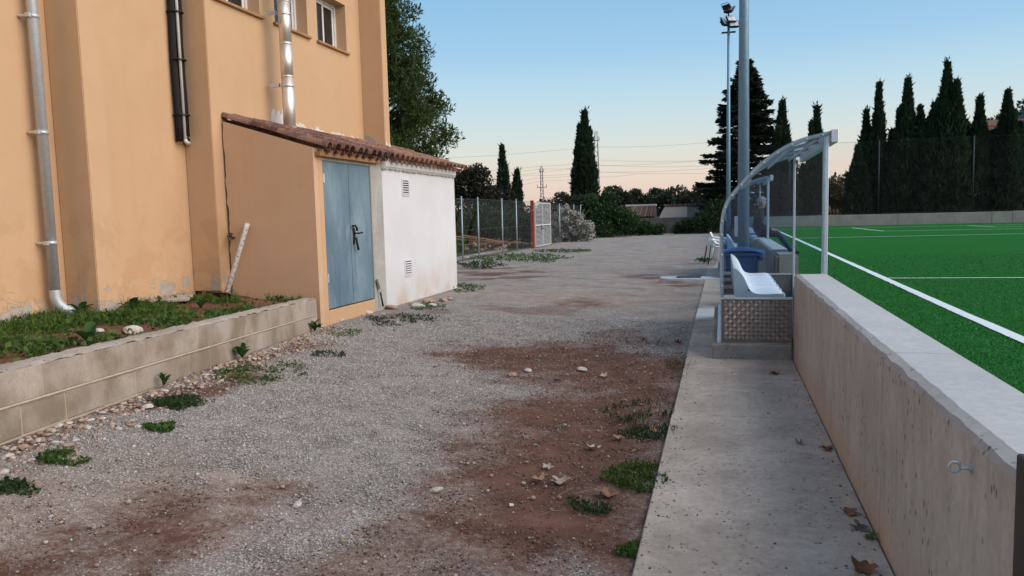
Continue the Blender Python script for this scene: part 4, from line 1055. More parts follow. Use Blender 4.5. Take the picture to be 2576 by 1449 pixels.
# ================================================================ FOLIAGE helpers
def unit(n):
    v = rng.normal(size=(n, 3)); return v / np.linalg.norm(v, axis=1, keepdims=True)
def leafquads(P, D, size, asp):
    """rhombic leaves at P pointing along D"""
    n = len(P); D = D / (np.linalg.norm(D, axis=1, keepdims=True) + 1e-9)
    W = np.cross(D, unit(n)); W /= (np.linalg.norm(W, axis=1, keepdims=True) + 1e-9)
    s = (size if hasattr(size, '__len__') else np.full(n, size))[:, None] * (.6 + .8 * rng.random((n, 1)))
    V = np.stack([P, P + D * s * .5 + W * s * asp * .5, P + D * s, P + D * s * .5 - W * s * asp * .5], 1)
    return V
def leafobj(name, V, mat, parent=None):
    V = np.concatenate(V) if isinstance(V, list) else V
    return npmesh(name, V.reshape(-1, 3), np.arange(len(V) * 4).reshape(-1, 4), mat, parent)
def clumps(C, Rr, n, size, asp, squash=.8, surf=.45, up=.15):
    """leaves over a set of ellipsoidal clumps; C (k,3), Rr (k,)"""
    C = np.asarray(C, float); Rr = np.asarray(Rr, float); k = len(C)
    w_ = Rr ** 2; idx = rng.choice(k, n, p=w_ / w_.sum()); d = unit(n); r_ = (surf + (1 - surf) * rng.random(n)) * Rr[idx]
    P = C[idx] + d * r_[:, None] * np.array([1, 1, squash]); D = d * .7 + unit(n) * .8 + np.array([0, 0, up])
    return leafquads(P, D, size, asp)
def gp_(px, py, Y): p = aty(px, py, Y); return np.array(p)
def branchy(trunk_pts, radii, ends, r_end=.015, start=None):
    m = MB(); m.tube(trunk_pts, radii, 9)
    for e in ends:
        s = Vector(trunk_pts[-1]) if start is None else Vector(start[rnd.randrange(len(start))])
        e = Vector(e); mid = s.lerp(e, .5) + Vector((rnd.uniform(-.1, .1), rnd.uniform(-.1, .1), rnd.uniform(.0, .2)))
        m.tube([s, mid, e], [radii[-1] * .55, radii[-1] * .3, r_end], 6, caps=False)
    return m
def cypress(label, x, y, h, r_, spires=1, n=4200, group=None, lean=0, mat='cypress', leaf=.25):
    r_ = r_ * .88; n = int(n * 1.5)
    t = thing('cypress_tree', label, 'tree', (x, y, 0), group)
    MB().tube([(x, y, -.2), (x + lean * .3, y, h * .3), (x + lean * .8, y, h * .8)], [.17, .12, .03], 8).build('trunk', M['bark'], t, True)
    sp = [(0, 0, h, r_)]
    for s in range(spires - 1):
        a = rnd.uniform(0, 6.28); q = rnd.uniform(.35, .7) * r_; sp.append((q * math.cos(a) * 1.3, q * math.sin(a), h * rnd.uniform(.72, .92), r_ * rnd.uniform(.5, .75)))
    for s in range(2):
        a = rnd.uniform(0, 6.28); q = rnd.uniform(.45, .75) * r_; sp.append((q * math.cos(a), q * math.sin(a), h * rnd.uniform(.62, .9), r_ * rnd.uniform(.28, .42)))
    V = []
    for (dx, dy, hh, rr) in sp:
        nn = int(n * rr * hh / (r_ * h))
        tt = rng.random(nn) ** .85; a = rng.random(nn) * 6.283
        pr = np.minimum(1, .62 + tt * 2.2) * (np.clip(1 - tt, 0, 1) ** .8 * .75 + .30 * np.clip((1 - tt) * 4, 0, 1) * (1 - .55 * tt))
        pr = pr * (.58 + .75 * vnoise(tt * 13 + x, a * 1.6 + 3)) * (1 - .45 * sstep(.55, .95, tt))
        q = np.sqrt(.35 + .65 * rng.random(nn)) * rr * pr
        P = np.stack([x + dx * (1 - .4 * tt) + lean * tt + q * np.cos(a), y + dy + q * np.sin(a), .25 + tt * (hh - .35)], 1)
        D = np.stack([np.cos(a) * .45, np.sin(a) * .45, np.full(nn, 1.)], 1) + unit(nn) * .45
        V.append(leafquads(P, D, leaf, .34))
        k = int(nn * .03)
        i = rng.choice(nn, k); V.append(leafquads(P[i] * 1., D[i] + unit(k) * .3, leaf * 1.5, .22))
    wk = 60; wz = h * (.86 + .16 * rng.random(wk)); V.append(leafquads(np.stack([x + lean + rng.normal(size=wk) * .07, y + rng.normal(size=wk) * .07, wz], 1), unit(wk) * .6 + np.array([0, 0, 1.]), leaf * 1.1, .22))
    leafobj('crown', V, M[mat], t)
    rows = []
    for j in range(13):
        q = j / 12; rr = r_ * .60 * min(1, .3 + q * 3) * max(0, 1 - q) ** .7
        rows.append([(x + lean * q + rr * math.cos(a) * rnd.uniform(.85, 1.1), y + rr * math.sin(a) * rnd.uniform(.85, 1.1), .3 + q * h * .9) for a in np.linspace(0, 2 * math.pi, 11)])
    MB().grid(rows).build('inner_foliage', M[mat], t)
    return t
# ---- row of cypresses behind the pitch
CG = 'cypresses behind the pitch fence'
YT = 52.5
for label, px, py, rad, sp in (
    ('slim cypress, leftmost of the dense row behind the pitch fence', 2180, 278, .95, 1),
    ('tall thin-tipped cypress, second in the dense row from its left', 2212, 210, .95, 1),
    ('broad two-tipped cypress, third in the dense row from its left', 2284, 200, 1.6, 2),
    ('tallest cypress of the dense row, with several spires', 2384, 158, 1.55, 3),
    ('thin-topped cypress, second from the right end of the row', 2466, 245, 1.15, 1),
    ('full dark cypress at the right end of the row', 2536, 230, 1.45, 2),
    ('cypress partly cut by the right edge of the picture', 2590, 330, 1.2, 1),
    ('short cypress filling the gap left of the tallest one', 2338, 300, 1.2, 1),
    ('lone slender cypress standing behind the dugout roof', 2055, 270, .95, 1),
    ('leaning cypress touching the right side of the big conifer', 1968, 255, 1.35, 2),
    ('small cypress seen through the dugout glass', 2020, 420, .8, 1),
    ('low bushy cypress between second and third of the dense row', 2245, 330, 1.35, 1), ('low cypress at the left foot of the dense row', 2158, 370, 1.0, 1),
    ('low wide cypress right of the tallest one', 2428, 305, 1.45, 2), ('low wide cypress left of the right end cypress', 2502, 330, 1.4, 1), ('low cypress under the three-spired one', 2362, 345, 1.5, 1), ('low cypress under the broad two-tipped one', 2310, 335, 1.4, 1)):
    p = aty(px, py, YT + rnd.uniform(-.6, .8)); cypress(label, p.x, p.y, p.z, rad, sp, int(5200 * rad), CG)
# ---- cypresses left of centre
p = aty(1470, 282, 58); cypress('tall isolated cypress rising from the green shrubs in the centre', p.x, p.y, p.z, 1.35, 2, 8000, None, .0, 'cypress', .30)
p = aty(1268, 368, 50); cypress('ragged narrow-tipped cypress behind the chain-link fence', p.x, p.y, p.z, .75, 1, 2600, None, -.15, 'cypress', .26)
p = aty(1292, 430, 50.5); cypress('low drooping cypress beside the narrow-tipped one', p.x, p.y, p.z, .75, 2, 2200, None, .25, 'cypress', .26)

# ---- big layered conifer behind the far pole
def conifer(label, x, y, h, r_):
    t = thing('conifer_tree', label, 'tree', (x, y, 0))
    trunk = MB().tube([(x, y, -.2), (x, y, h * .5), (x, y, h * .98)], [.26, .15, .02], 10)
    V = []; br = MB(); z = 1.3
    while z < h * .97:
        q = z / h; L = r_ * (1 - q) ** .82 * (.86 if z < 2 else 1) + .12
        nb = 8 if q < .7 else 6
        off = rnd.uniform(0, 6.28)
        for b in range(nb):
            a = off + 2 * math.pi * b / nb + rnd.uniform(-.25, .25); l = L * rnd.uniform(.62, 1.18)
            if rnd.random() < .1: continue
            pts = []
            for k in range(6):
                s = k / 5; pts.append((x + math.cos(a) * l * s, y + math.sin(a) * l * s, z + l * (.10 * s - .30 * s * s + .22 * s ** 3)))
            br.tube(pts, [.035, .03, .024, .018, .012, .006], 5, caps=False)
            P_ = np.array(pts); nn = int(190 * l + 40)
            s = rng.random(nn) ** .8 * 5; i = np.minimum(s.astype(int), 4); f = (s - i)[:, None]
            C = P_[i] * (1 - f) + P_[i + 1] * f
            side = (rng.random(nn) - .5) * 2 * (.10 + .20 * (s / 5) * (1.15 - s / 5) * 2) * min(1.3, l)
            ca, sa = math.cos(a), math.sin(a)
            P = C + np.stack([-sa * side, ca * side, -np.abs(rng.normal(size=nn)) * .10 - np.abs(side) * .15], 1)
            D = np.stack([np.full(nn, ca) * .7 - sa * np.sign(side) * .6, np.full(nn, sa) * .7 + ca * np.sign(side) * .6, -.25 + .3 * rng.random(nn)], 1) + unit(nn) * .35
            V.append(leafquads(P, D, .27, .34))
        z += .40 if q < .6 else .30
    trunk.add(br.v, br.f); trunk.build('trunk', M['bark'], t, True)
    leafobj('crown', V, M['conifer'], t)
    return t
p = aty(1874, 138, 54); conifer('large dark layered conifer behind the two floodlight poles', p.x, p.y, p.z, 4.1)

# ---- Aleppo pine behind the hall
def pine():
    x, y = -13.3, 27.5; t = thing('pine_tree', 'tall bushy green pine behind the ochre hall', 'tree', (x, y, 0))
    zs = [2.9, 3.6, 4.6, 6.2, 7.4, 8.6, 9.6, 11.2, 12.6]; rs = [2.0, 2.9, 3.25, 3.55, 2.8, 2.5, 1.8, 1.3, .4]
    C = []; Rr = []; ends = []
    for k in range(330):
        z = rnd.uniform(2.9, 12.5); r_ = np.interp(z, zs, rs); a = rnd.uniform(0, 6.283); q = math.sqrt(rnd.uniform(.12, 1)) * r_
        c = (x + q * math.cos(a), y + q * math.sin(a), z); C.append(c); Rr.append(rnd.uniform(.38, .78)); ends.append(c)
    C = np.array(C); Rr = np.array(Rr)
    tn = 15000; w_ = Rr ** 2; idx = rng.choice(len(C), tn, p=w_ / w_.sum()); dd = unit(tn)
    T = C[idx] + dd * (Rr[idx] * (.35 + .65 * rng.random(tn)))[:, None] * np.array([1, 1, .8])
    K = 8; ax_ = dd * .6 + np.array([0, 0, .7]); ax_ = np.repeat(ax_, K, 0); TP = np.repeat(T, K, 0)
    V = [leafquads(TP, ax_ + unit(tn * K) * 1.0, .15, .18), clumps(C, Rr * .9, 52000, .16, .34, .8, .1, .3)]
    leafobj('crown', V, M['pine'], t)
    m = branchy([(x, y, -.2), (x + .2, y, 3), (x, y, 6), (x + .1, y, 10.5)], [.32, .26, .2, .07], [], .02)
    for e in ends[::2]:
        e = Vector(e); s = Vector((x, y, max(2.2, e.z - .3 - .35 * (e - Vector((x, y, e.z))).length))); m.tube([s, s.lerp(e, .5) + Vector((0, 0, -.1)), e], [.06, .04, .015], 6, caps=False)
    m.build('trunk', M['bark'], t, True)
pine()
# ---- generic broadleaf tree / shrub
def bush(name, label, cat, x, y, z0, spec, n, size, asp, mat, trunk=True, group=None, up=.15, surf=.4):
    """spec: list of (dx,dy,z,r)"""
    t = thing(name, label, cat, (x, y, 0), group)
    C = []; Rr = []
    for dx, dy, z, r_ in spec:
        C.append((x + dx, y + dy, z)); Rr.append(r_)
        for k in range(7):
            d = unit(1)[0]; C.append((x + dx + d[0] * r_ * .8, y + dy + d[1] * r_ * .8, z + d[2] * r_ * .65)); Rr.append(r_ * rnd.uniform(.28, .5))
    leafobj('crown' if trunk else 'foliage', [clumps(C, Rr, n, size, asp, .85, surf, up)], M[mat], t)
    if trunk:
        zc = np.mean([s[2] for s in spec]); m = branchy([(x, y, z0 - .2), (x + .05, y, z0 + (zc - z0) * .5), (x, y, zc * .8 + z0 * .2)], [.13, .10, .06], [(x + s[0], y + s[1], s[2]) for s in spec])
        for s in spec: m.tube([(x, y, z0 + (s[2] - z0) * .35), (x + s[0] * .6, y + s[1] * .6, z0 + (s[2] - z0) * .75), (x + s[0], y + s[1], s[2] + s[3] * .4)], [.06, .04, .015], 6, caps=False)
        m.build('trunk', M['bark'], t, True)
    else:
        m = MB()
        for s in spec:
            for k in range(4): m.tube([(x + s[0] * .4, y + s[1] * .4, z0 - .1), (x + s[0] * .8, y + s[1] * .8, (z0 + s[2]) / 2), (x + s[0] + rnd.uniform(-.5, .5) * s[3], y + s[1] + rnd.uniform(-.5, .5) * s[3], s[2] + s[3] * .5)], [.025, .018, .006], 5, caps=False)
        m.build('stems', M['woodgrey'], t)
    return t
p = aty(1190, 470, 40); bush('carob_tree', 'dark brownish carob tree just right of the white annexe', 'tree', p.x, p.y, 0, [(0, 0, 3.0, 1.25), (-.9, .3, 3.2, 1.0), (.8, -.2, 2.6, .85), (.1, .4, 3.6, .75), (-1.5, 0, 2.6, 1.0)], 9000, .15, .55, 'carob')
p = aty(1238, 492, 41); bush('carob_tree', 'smaller rounded carob tree beside the ragged cypress', 'tree', p.x, p.y, 0, [(0, 0, 2.3, .8), (.7, .2, 2.2, .7), (-.5, 0, 2.0, .7)], 4500, .15, .55, 'carob')
# greenery behind the fence
for lab, px, Y, spec, n, mt in (
    ('dense dark green shrub behind the first fence bays', 1215, 33, [(0, 0, .9, .95), (.9, .3, 1.1, .9), (-1.0, .2, 1.0, 1.0), (-2.0, .2, 1.0, 1.0), (1.8, .6, 1.0, .9), (-3, .3, 1.0, 1.0), (2.6, 1.2, .9, .8)], 17000, 'weeddark'),
    ('green shrub behind the fence beside the red gate post', 1285, 38, [(0, 0, 1.1, .85), (.8, .3, .9, .8), (-.8, .2, 1.3, .8)], 4500, 'shrub'),
    ('tall dark hedge behind the fence under the carob trees', 1200, 36, [(-2.2, 0, 1.2, 1.1), (-1.0, .2, 1.3, 1.1), (.3, .3, 1.25, 1.1), (1.4, .4, 1.2, 1.0), (2.4, .6, 1.1, 1.0), (-3.2, 0, 1.2, 1.1)], 12000, 'carob'),
    ('bright low weeds behind the second fence bay', 1240, 28.5, [(0, .6, .18, .4), (.5, .9, .2, .4), (-.8, .4, .16, .4), (-1.6, .4, .2, .4), (.6, 2.0, .18, .4)], 4500, 'weed')):
    p = aty(px, 540, Y); bush('shrub', lab, 'shrub', min(p.x, -11.3), p.y, 0, spec, n, .15, .5, mt, False)
for lab, px, Y, spec, n, sz_l, mt in (
    ('brownish twiggy shrub right behind the gate top', 1415, 47, [(0, 0, 1.6, .8), (-.9, .2, 1.9, .7), (.8, .2, 2.0, .8), (-.1, .2, 2.35, .55)], 5200, .15, 'olive'),
    ('broad bright green shrub at the foot of the tall cypress', 1515, 47, [(0, 0, 1.3, 1.2), (1.2, .1, 1.0, 1.0), (-.7, .2, 1.9, .9), (.4, .3, 2.2, .7), (.3, -.8, .5, .7)], 12000, .17, 'shrub'),
    ('low green creeper spreading right from the broad shrub', 1590, 49.5, [(0, 0, .45, .6), (.9, 0, .45, .55), (-.9, -.2, .6, .7), (1.7, .1, .35, .45)], 6000, .14, 'shrub'),
    ('dark dense bush at the right end of the dark wall', 1770, 51.0, [(0, 0, .7, .8), (.8, .2, 1.1, 1.0), (-.9, 0, .5, .55), (-1.6, .1, .35, .4), (1.2, 1.0, 1.6, 1.0)], 9000, .16, 'weeddark')):
    p = aty(px, 560, Y); bush('shrub', lab, 'shrub', p.x, p.y, 0, spec, n, sz_l, .5, mt, False)
OG = 'orchard trees beyond the dark wall'
for lab, px, py, Y, s in (('orchard tree above the tiled outbuilding roof', 1600, 500, 72, .9), ('orchard tree right of the outbuilding ridge', 1650, 498, 74, 1.0), ('orchard tree above the pink wall end', 1700, 496, 70, 1.15), ('orchard tree close left of the big conifer', 1765, 500, 62, 1.3), ('sparse orchard tree between tall cypress and outbuilding', 1545, 492, 66, .9), ('orchard tree tucked under the lower conifer branches', 1805, 505, 60, 1.2)):
    p = aty(px, py, Y); bush('orchard_tree', lab, 'tree', p.x, p.y, 0, [(0, 0, p.z, .95 * s), (1.0 * s, .2, p.z - .4, .8 * s), (-1.0 * s, .1, p.z - .5, .8 * s), (.2, 0, p.z - 1.2, 1.1 * s)], 3600, .27, .5, 'olive', True, OG, .5)
p = aty(2125, 490, 58); bush('yellowing_tree', 'small tree with yellowing leaves between dugout and cypress row', 'tree', p.x, p.y, 0, [(0, 0, p.z + .4, 1.3), (.8, .2, p.z - .2, .9), (-.8, 0, p.z - .1, .9)], 4200, .22, .6, 'yellowtree')
# old man's beard over the fence
p = aty(1440, 560, 40.2); t = thing('clematis_bush', 'pale fluffy seeding climber hanging over the fence', 'shrub', (p.x, p.y, 0))
C = []; Rr = []
for k in range(150):
    u_ = rnd.random(); v_ = rnd.random()
    xx_ = -.95 + 2.0 * u_; top = 1.95 - 1.05 * max(0, u_ - .35) ** 1.2 / .6 - .3 * max(0, .25 - u_) * 4
    C.append((p.x + xx_, p.y + rnd.uniform(-.5, .5), .1 + (top - .1) * v_)); Rr.append(rnd.uniform(.08, .19))
V = [clumps(C, Rr, 9000, .075, .8, .9, .3)]
leafobj('seed_heads', V, M['fluff'], t); leafobj('foliage', [clumps(C, np.array(Rr) * 1.1, 1500, .12, .5)], M['weeddark'], t)
m = MB()
for k in range(16): m.tube([(p.x + rnd.uniform(-.8, .8), p.y, 0), (p.x + rnd.uniform(-.9, .9), p.y, .8), (p.x + rnd.uniform(-.9, .9), p.y, 1.7)], [.02, .014, .006], 5)
m.build('stems', M['woodgrey'], t)

# ================================================================ CHAIN-LINK FENCE and GATE
def meshpanel(a, b, z0, z1, cell, r_):
    """diagonal wires between a and b (xy), as thin three-sided bars"""
    a = Vector((*a, 0)); b = Vector((*b, 0)); L = (b - a).length; u_ = (b - a) / L; h = z1 - z0; V = []; F_ = []; nn = Vector((-u_.y, u_.x, 0))
    n = int((L + h) / cell)
    m = MB()
    for s in (1, -1):
        for i in range(-int(h / cell), int(L / cell) + int(h / cell) + 1):
            q0 = i * cell; pts = []
            lo, hi = 0., h
            x0 = q0; x1 = q0 + s * h
            if max(x0, x1) <= 0 or min(x0, x1) >= L: continue
            def zx(x): return (x - q0) * s
            za, zb = 0., h
            for lim in (0., L):
                zl = zx(lim)
                if 0 < zl < h:
                    inside_low = 0 <= x0 <= L
                    if inside_low: zb = min(zb, zl) if zl > za else zb
                    else: za = max(za, zl) if zl < zb else za
            if zb - za < .02: continue
            pa = a + u_ * (q0 + s * za) + up * (z0 + za); pb = a + u_ * (q0 + s * zb) + up * (z0 + zb)
            k = len(m.v); d = (u_ * -s + up).normalized() * r_ ; e_ = nn * r_
            m.v += [tuple(pa + d), tuple(pa - d * .5 + e_), tuple(pa - d * .5 - e_), tuple(pb + d), tuple(pb - d * .5 + e_), tuple(pb - d * .5 - e_)]
            m.f += [(k, k + 1, k + 4, k + 3), (k + 1, k + 2, k + 5, k + 4), (k + 2, k, k + 3, k + 5)]
    return m
fpx = [(-8.15, 22.0), (-8.12, 23.7), (-8.08, 25.3), (-8.05, 28.2), (-8.02, 30.2), (-7.98, 32.6)]
fn = thing('chain_link_fence', 'chain-link fence on grey posts left of the red gate', 'fence', (-8.08, 23.7, 0))
M['wire'] = simple('galvanised_wire', (.12, .125, .12), (.09, .095, .09), 20, .5, .4)
for x, y in fpx[:-1]: MB().tube([(x, y, -.2), (x, y, 2.12)], .026, 10).build('post', M['frame'], fn, True)
for i, (a, b) in enumerate(zip(fpx, fpx[1:])): meshpanel(a, b, .05, 2.05, .075, .0012).build('wire_mesh', M['wire'], fn)
for z in (.08, 1.02, 2.05): MB().tube([(x, y, z + .01 * math.sin(y)) for x, y in fpx], .004, 5).build('strand', M['wire'], fn)
fp2 = [(-7.93, 36.3), (-8.1, 39.2), (-8.2, 42.0), (-8.25, 44.0), (-8.3, 46.0)]
f2 = thing('chain_link_fence', 'chain-link fence beyond the gate, partly under the climber', 'fence', (-8.1, 39.2, 0))
for i, (x, y) in enumerate(fp2[1:]): MB().tube([(x, y, -.2), (x + (.1 if i == 3 else 0), y, 2.03)], .026, 10).build('post', M['frame'], f2, True)
for a, b in zip(fp2, fp2[1:]): meshpanel(a, b, .05, 1.98, .09, .0014).build('wire_mesh', M['wire'], f2)
gt = thing('slatted_gate', 'white-framed slatted metal gate with flaking red posts', 'gate', (-7.98, 32.8, 0))
MB().box(-8.05, -7.91, 32.7, 32.85, -.1, 2.10).build('gate_post', M['redpost'], gt, bevel=.006)
MB().box(-7.99, -7.91, 36.18, 36.26, -.1, 2.05).build('gate_post', M['redpost'], gt, bevel=.005)
gx_ = -7.94
fr = MB(); y0g, y1g, zb, zt_ = 32.93, 36.12, .06, 2.02
fr.box(gx_, gx_ + .05, y0g, y1g, zb, zb + .05).box(gx_, gx_ + .05, y0g, y1g, zt_ - .05, zt_).box(gx_ - .001, gx_ + .051, y0g, y0g + .05, zb + .05, zt_ - .05).box(gx_ - .001, gx_ + .051, y1g - .05, y1g, zb + .05, zt_ - .05)
fr.box(gx_ + .002, gx_ + .052, y0g + .05, y1g - .05, .98, 1.05).box(gx_ + .004, gx_ + .054, 34.40, 34.45, zb + .05, .979).box(gx_ + .004, gx_ + .054, 34.40, 34.45, 1.051, zt_ - .05)
M['whitegate'] = simple('white_painted_steel', (.58, .58, .58), (.46, .46, .46), 8, .6)
fr.build('gate_frame', M['whitegate'], gt)
slm = MB().box(0, .016, 0, y1g - y0g - .1, 0, .030).mesh('slat'); slm.materials.append(M['galv'])
for k in range(34):
    z = zb + .075 + k * .0555
    if .955 < z < 1.055: continue
    link('slat', slm, None, gt, Vector((gx_ + .022, y0g + .05, z)) - Vector((-7.98, 32.8, 0)))
# kerb, rubble and boards behind the fence
kb = MB().box(-8.75, -8.5, 21, 30.5, -.1, .11).build('kerb', M['plinth'], None, bevel=.02); tag(kb, 'low concrete kerb strip behind the chain-link fence', 'kerb')
for k, (dx, a, l) in enumerate(((0, .12, 2.4), (.25, -.05, 2.0), (.5, .2, 1.7))):
    c = aty(1195 + 10 * k, 592 + 3 * k, 29.5); o = MB().box(-l / 2, l / 2, -.06, .06, -.012, .012).build('board', M['wood'], None)
    o.location = (min(c.x, -9.0), c.y, .50 + .04 * k); o.rotation_euler = (.1, .10 + .04 * k, a); tag(o, ('orange timber board topmost on the pile behind the fence', 'orange timber board in the middle of the pile behind the fence', 'orange timber board lowest on the pile behind the fence')[2 - k], 'board')
def rock_mesh(seed, sx=1, sy=1, sz=.7, sub=2):
    r_ = random.Random(seed); bm = bmesh.new(); bmesh.ops.create_icosphere(bm, subdivisions=sub, radius=1)
    pl = [(Vector((r_.gauss(0, 1), r_.gauss(0, 1), r_.gauss(0, 1))).normalized(), r_.uniform(.62, .92)) for _ in range(9)]
    for v in bm.verts:
        for n_, d in pl:
            q = v.co.dot(n_)
            if q > d: v.co -= n_ * (q - d)
        v.co *= r_.uniform(.96, 1.04); v.co.x *= sx; v.co.y *= sy; v.co.z *= sz
    me = bpy.data.meshes.new('stone'); bm.to_mesh(me); bm.free(); return me
t = thing('rubble_pile', 'heap of reddish broken brick and branches behind the fence', 'rubble', (-9.4, 29.6, 0))
for k in range(16):
    me = rock_mesh(300 + k, 1, .8, .6, 1); me.materials.append(M['redstone']); s = rnd.uniform(.08, .2)
    o = link('brick_lump', me, None, t, (rnd.gauss(0, .6), rnd.gauss(0, .5), .1 + .3 * rnd.random()), (rnd.random() * 3, rnd.random(), rnd.random() * 6)); o.scale = (s, s, s)
m = MB()
for k in range(26):
    a = rnd.uniform(-.6, .6); x_, y_ = -9.4 + rnd.gauss(0, .7), 29.6 + rnd.gauss(0, .6); l = rnd.uniform(.4, 1.0)
    m.tube([(x_, y_, .25 + .2 * rnd.random()), (x_ + l * math.cos(a) * .5, y_ + .2 * math.sin(a), .40), (x_ + l * math.cos(a), y_ + .4 * math.sin(a), .35 + rnd.uniform(-.1, .25))], [.018, .014, .008], 5)
m.build('branches', M['wood'], t)

# ================================================================ END OF TRACK: dark wall, outbuilding, pink wall
ew = thing('dark_wall', 'dark weathered concrete wall closing the end of the track', 'wall', (-4, 53, 0))
MB().prism([(-8.6, 53.0, -.2), (.6, 53.0, -.2), (.6, 53.0, 1.06), (-5.5, 53.0, 1.04), (-6.6, 53.0, 1.22), (-8.6, 53.0, 1.62)], (0, .25, 0)).build('wall_body', M['endwall'], ew)
MB().prism([(-5.5, 52.985, .96), (.6, 52.985, .98), (.6, 52.985, 1.09), (-5.5, 52.985, 1.07)], (0, .28, 0)).build('coping', M['endwall'], ew)
ob = thing('outbuilding', 'low outbuilding with sloping channelled clay tile roof', 'building', (-5.5, 55, 0))
MB().box(-7.2, -4.25, 54.2, 56.8, -.1, 1.12).build('wall', M['plinth'], ob)
tl = MB(); half = [(math.cos(math.pi * k / 6), math.sin(math.pi * k / 6)) for k in range(7)]
n = 12
for i in range(n):
    xb = -6.9 + i * .205; xt = -6.75 + i * .165 ; m = MB(); rows = []
    for y, z, xc, r_ in ((53.9, 1.10 + .10 * max(0, (4 - i)) * .35, xb + .10, .10), (55.5, 1.92, xt + .35, .085)):
        rows.append([(xc + a * r_, y, z + b * r_) for a, b in half])
    m.grid(rows); m.build('tile_course', M['tile'], ob, True)
MB().prism([(-7.0, 53.95, 1.03), (-4.3, 53.95, 1.03), (-4.5, 55.5, 1.88), (-6.6, 55.5, 1.88)], (0, 0, .03)).build('roof_deck', M['endwall'], ob)
MB().box(-6.65, -4.45, 55.4, 55.65, 1.90, 2.03).build('ridge', M['patch'], ob, bevel=.02)
pk = thing('pink_wall', 'pinkish rendered block wall with scalloped tile coping', 'wall', (-3, 54.5, 0))
pinkm = concrete('pink_render', (.80, .61, .51), (.70, .52, .43), .1, (.3, .2, .15), False)
MB().box(-3.8, -2.3, 54.4, 54.6, -.1, 1.86).build('rendered_panel', pinkm, pk)
MB().prism([(-3.8, 54.4, 1.0), (-4.25, 54.4, 1.0), (-3.8, 54.4, 1.86)], (0, .2, 0)).build('buttress', pinkm, pk)
MB().box(-2.299, -.4, 54.45, 54.65, -.1, 1.80).build('wall_body', M['plinth'], pk)
for i in range(6):
    for j in range(2): MB().box(-2.28 + i * .31, -2.0 + i * .31, 54.435, 54.4495, 1.20 + j * .24 + .02, 1.42 + j * .24).build('block', M['block'], pk)
for i in range(17):
    x = -3.8 + i * .205; MB().tube([(x, 54.33, 1.90), (x, 54.72, 1.90)], .095, 10).build('coping_tile', M['tile'], pk, True)

# ================================================================ BACK WALL of the pitch and tall fence
pbw = thing('pitch_end_wall', 'long grey concrete wall closing the far end of the pitch', 'wall', (2.5, 48, 0))
xs_ = [.9, 5.2, 9.6, 14.3, 15.3, 20, 27, 40]
for a, b in zip(xs_, xs_[1:]): MB().box(a + .006, b - .006, 47.85, 48.15, -.2, 1.03 + (.015 if a > 15 else 0)).build('wall_section', M['backwall'], pbw, bevel=.012)
tf_ = thing('ball_stop_fence', 'tall dark green mesh fence above the pitch end wall', 'fence', (8, 48, 1))
M['greenwire'] = simple('green_coated_wire', (.005, .016, .015), (.004, .012, .012), 20, .6)
px_s = [1.0, 3.8, 8.58, 13.36, 18.1, 22.9, 27.7]
for x in px_s: MB().tube([(x, 48, 1.0), (x, 48, 5.2)], .045, 10).build('post', M['greenwire'], tf_, True)
for a, b in zip(px_s, px_s[1:]): meshpanel((a, 48), (b, 48), 1.03, 5.15, .20, .0024).build('wire_mesh', M['greenwire'], tf_)
for z in (1.1, 3.1, 5.15): MB().tube([(px_s[0], 48, z), (px_s[-1], 48, z)], .007, 5).build('strand', M['greenwire'], tf_)
# lantern and small tiled roof beyond the wall
p = aty(2142, 515, 55); ln = thing('garden_lantern', 'white glass garden lantern on thin post behind end wall', 'lamp', (p.x, p.y, 0))
MB().tube([(p.x, p.y, 0), (p.x, p.y, p.z - .2)], .025, 8).build('post', M['blackiron'], ln, True)
frus([(p.x - .10, p.y - .10, p.z - .2), (p.x + .10, p.y - .10, p.z - .2), (p.x + .10, p.y + .10, p.z - .2), (p.x - .10, p.y + .10, p.z - .2)], [(p.x - .2, p.y - .2, p.z + .18), (p.x + .2, p.y - .2, p.z + .18), (p.x + .2, p.y + .2, p.z + .18), (p.x - .2, p.y + .2, p.z + .18)]).build('glass_shade', M['whiteplastic'], ln)
frus([(p.x - .24, p.y - .24, p.z + .185), (p.x + .24, p.y - .24, p.z + .185), (p.x + .24, p.y + .24, p.z + .185), (p.x - .24, p.y + .24, p.z + .185)], [(p.x - .05, p.y - .05, p.z + .32), (p.x + .05, p.y - .05, p.z + .32), (p.x + .05, p.y + .05, p.z + .32), (p.x - .05, p.y + .05, p.z + .32)]).build('cap', M['blackiron'], ln)
p = aty(2122, 522, 60); hr = thing('garden_house', 'small garden house with tiled roof glimpsed behind end wall', 'building', (p.x, 61, 0))
MB().box(p.x - 1.0, p.x + 2.0, 60.2, 63, 0, 1.1).build('wall', pinkm, hr)
for i in range(14): MB().tube([(p.x - 1.2 + i * .24, 59.9, 1.12), (p.x - 1.0 + i * .22, 62, 2.1)], .11, 8).build('tile_course', M['tile'], hr, True)

# ================================================================ HILL, house, pylons, cables
hx = np.linspace(-60, 420, 97); hy = np.linspace(200, 640, 45); HX, HY = np.meshgrid(hx, hy)
Hh = 34 * sstep(28, 130, HX - (HY - 300) * .05) * sstep(220, 320, HY) * (1 - .5 * sstep(480, 640, HY)) + 6 * sstep(20, 60, HX) * sstep(210, 260, HY)
Hh = Hh * (.8 + .4 * fbm(HX * .03, HY * .03, 3)) + 2.5 * (fbm(HX * .2, HY * .2, 3) - .4) * (Hh > 1.5) - 1.0
ii = np.arange(44 * 97).reshape(44, 97)[:, :-1].ravel()
hill = npmesh('wooded_hill', np.stack([HX.ravel(), HY.ravel(), Hh.ravel()], 1), np.stack([ii, ii + 1, ii + 98, ii + 97], 1), M['hill'], smooth=True); tag(hill, None, None, None, 'structure')
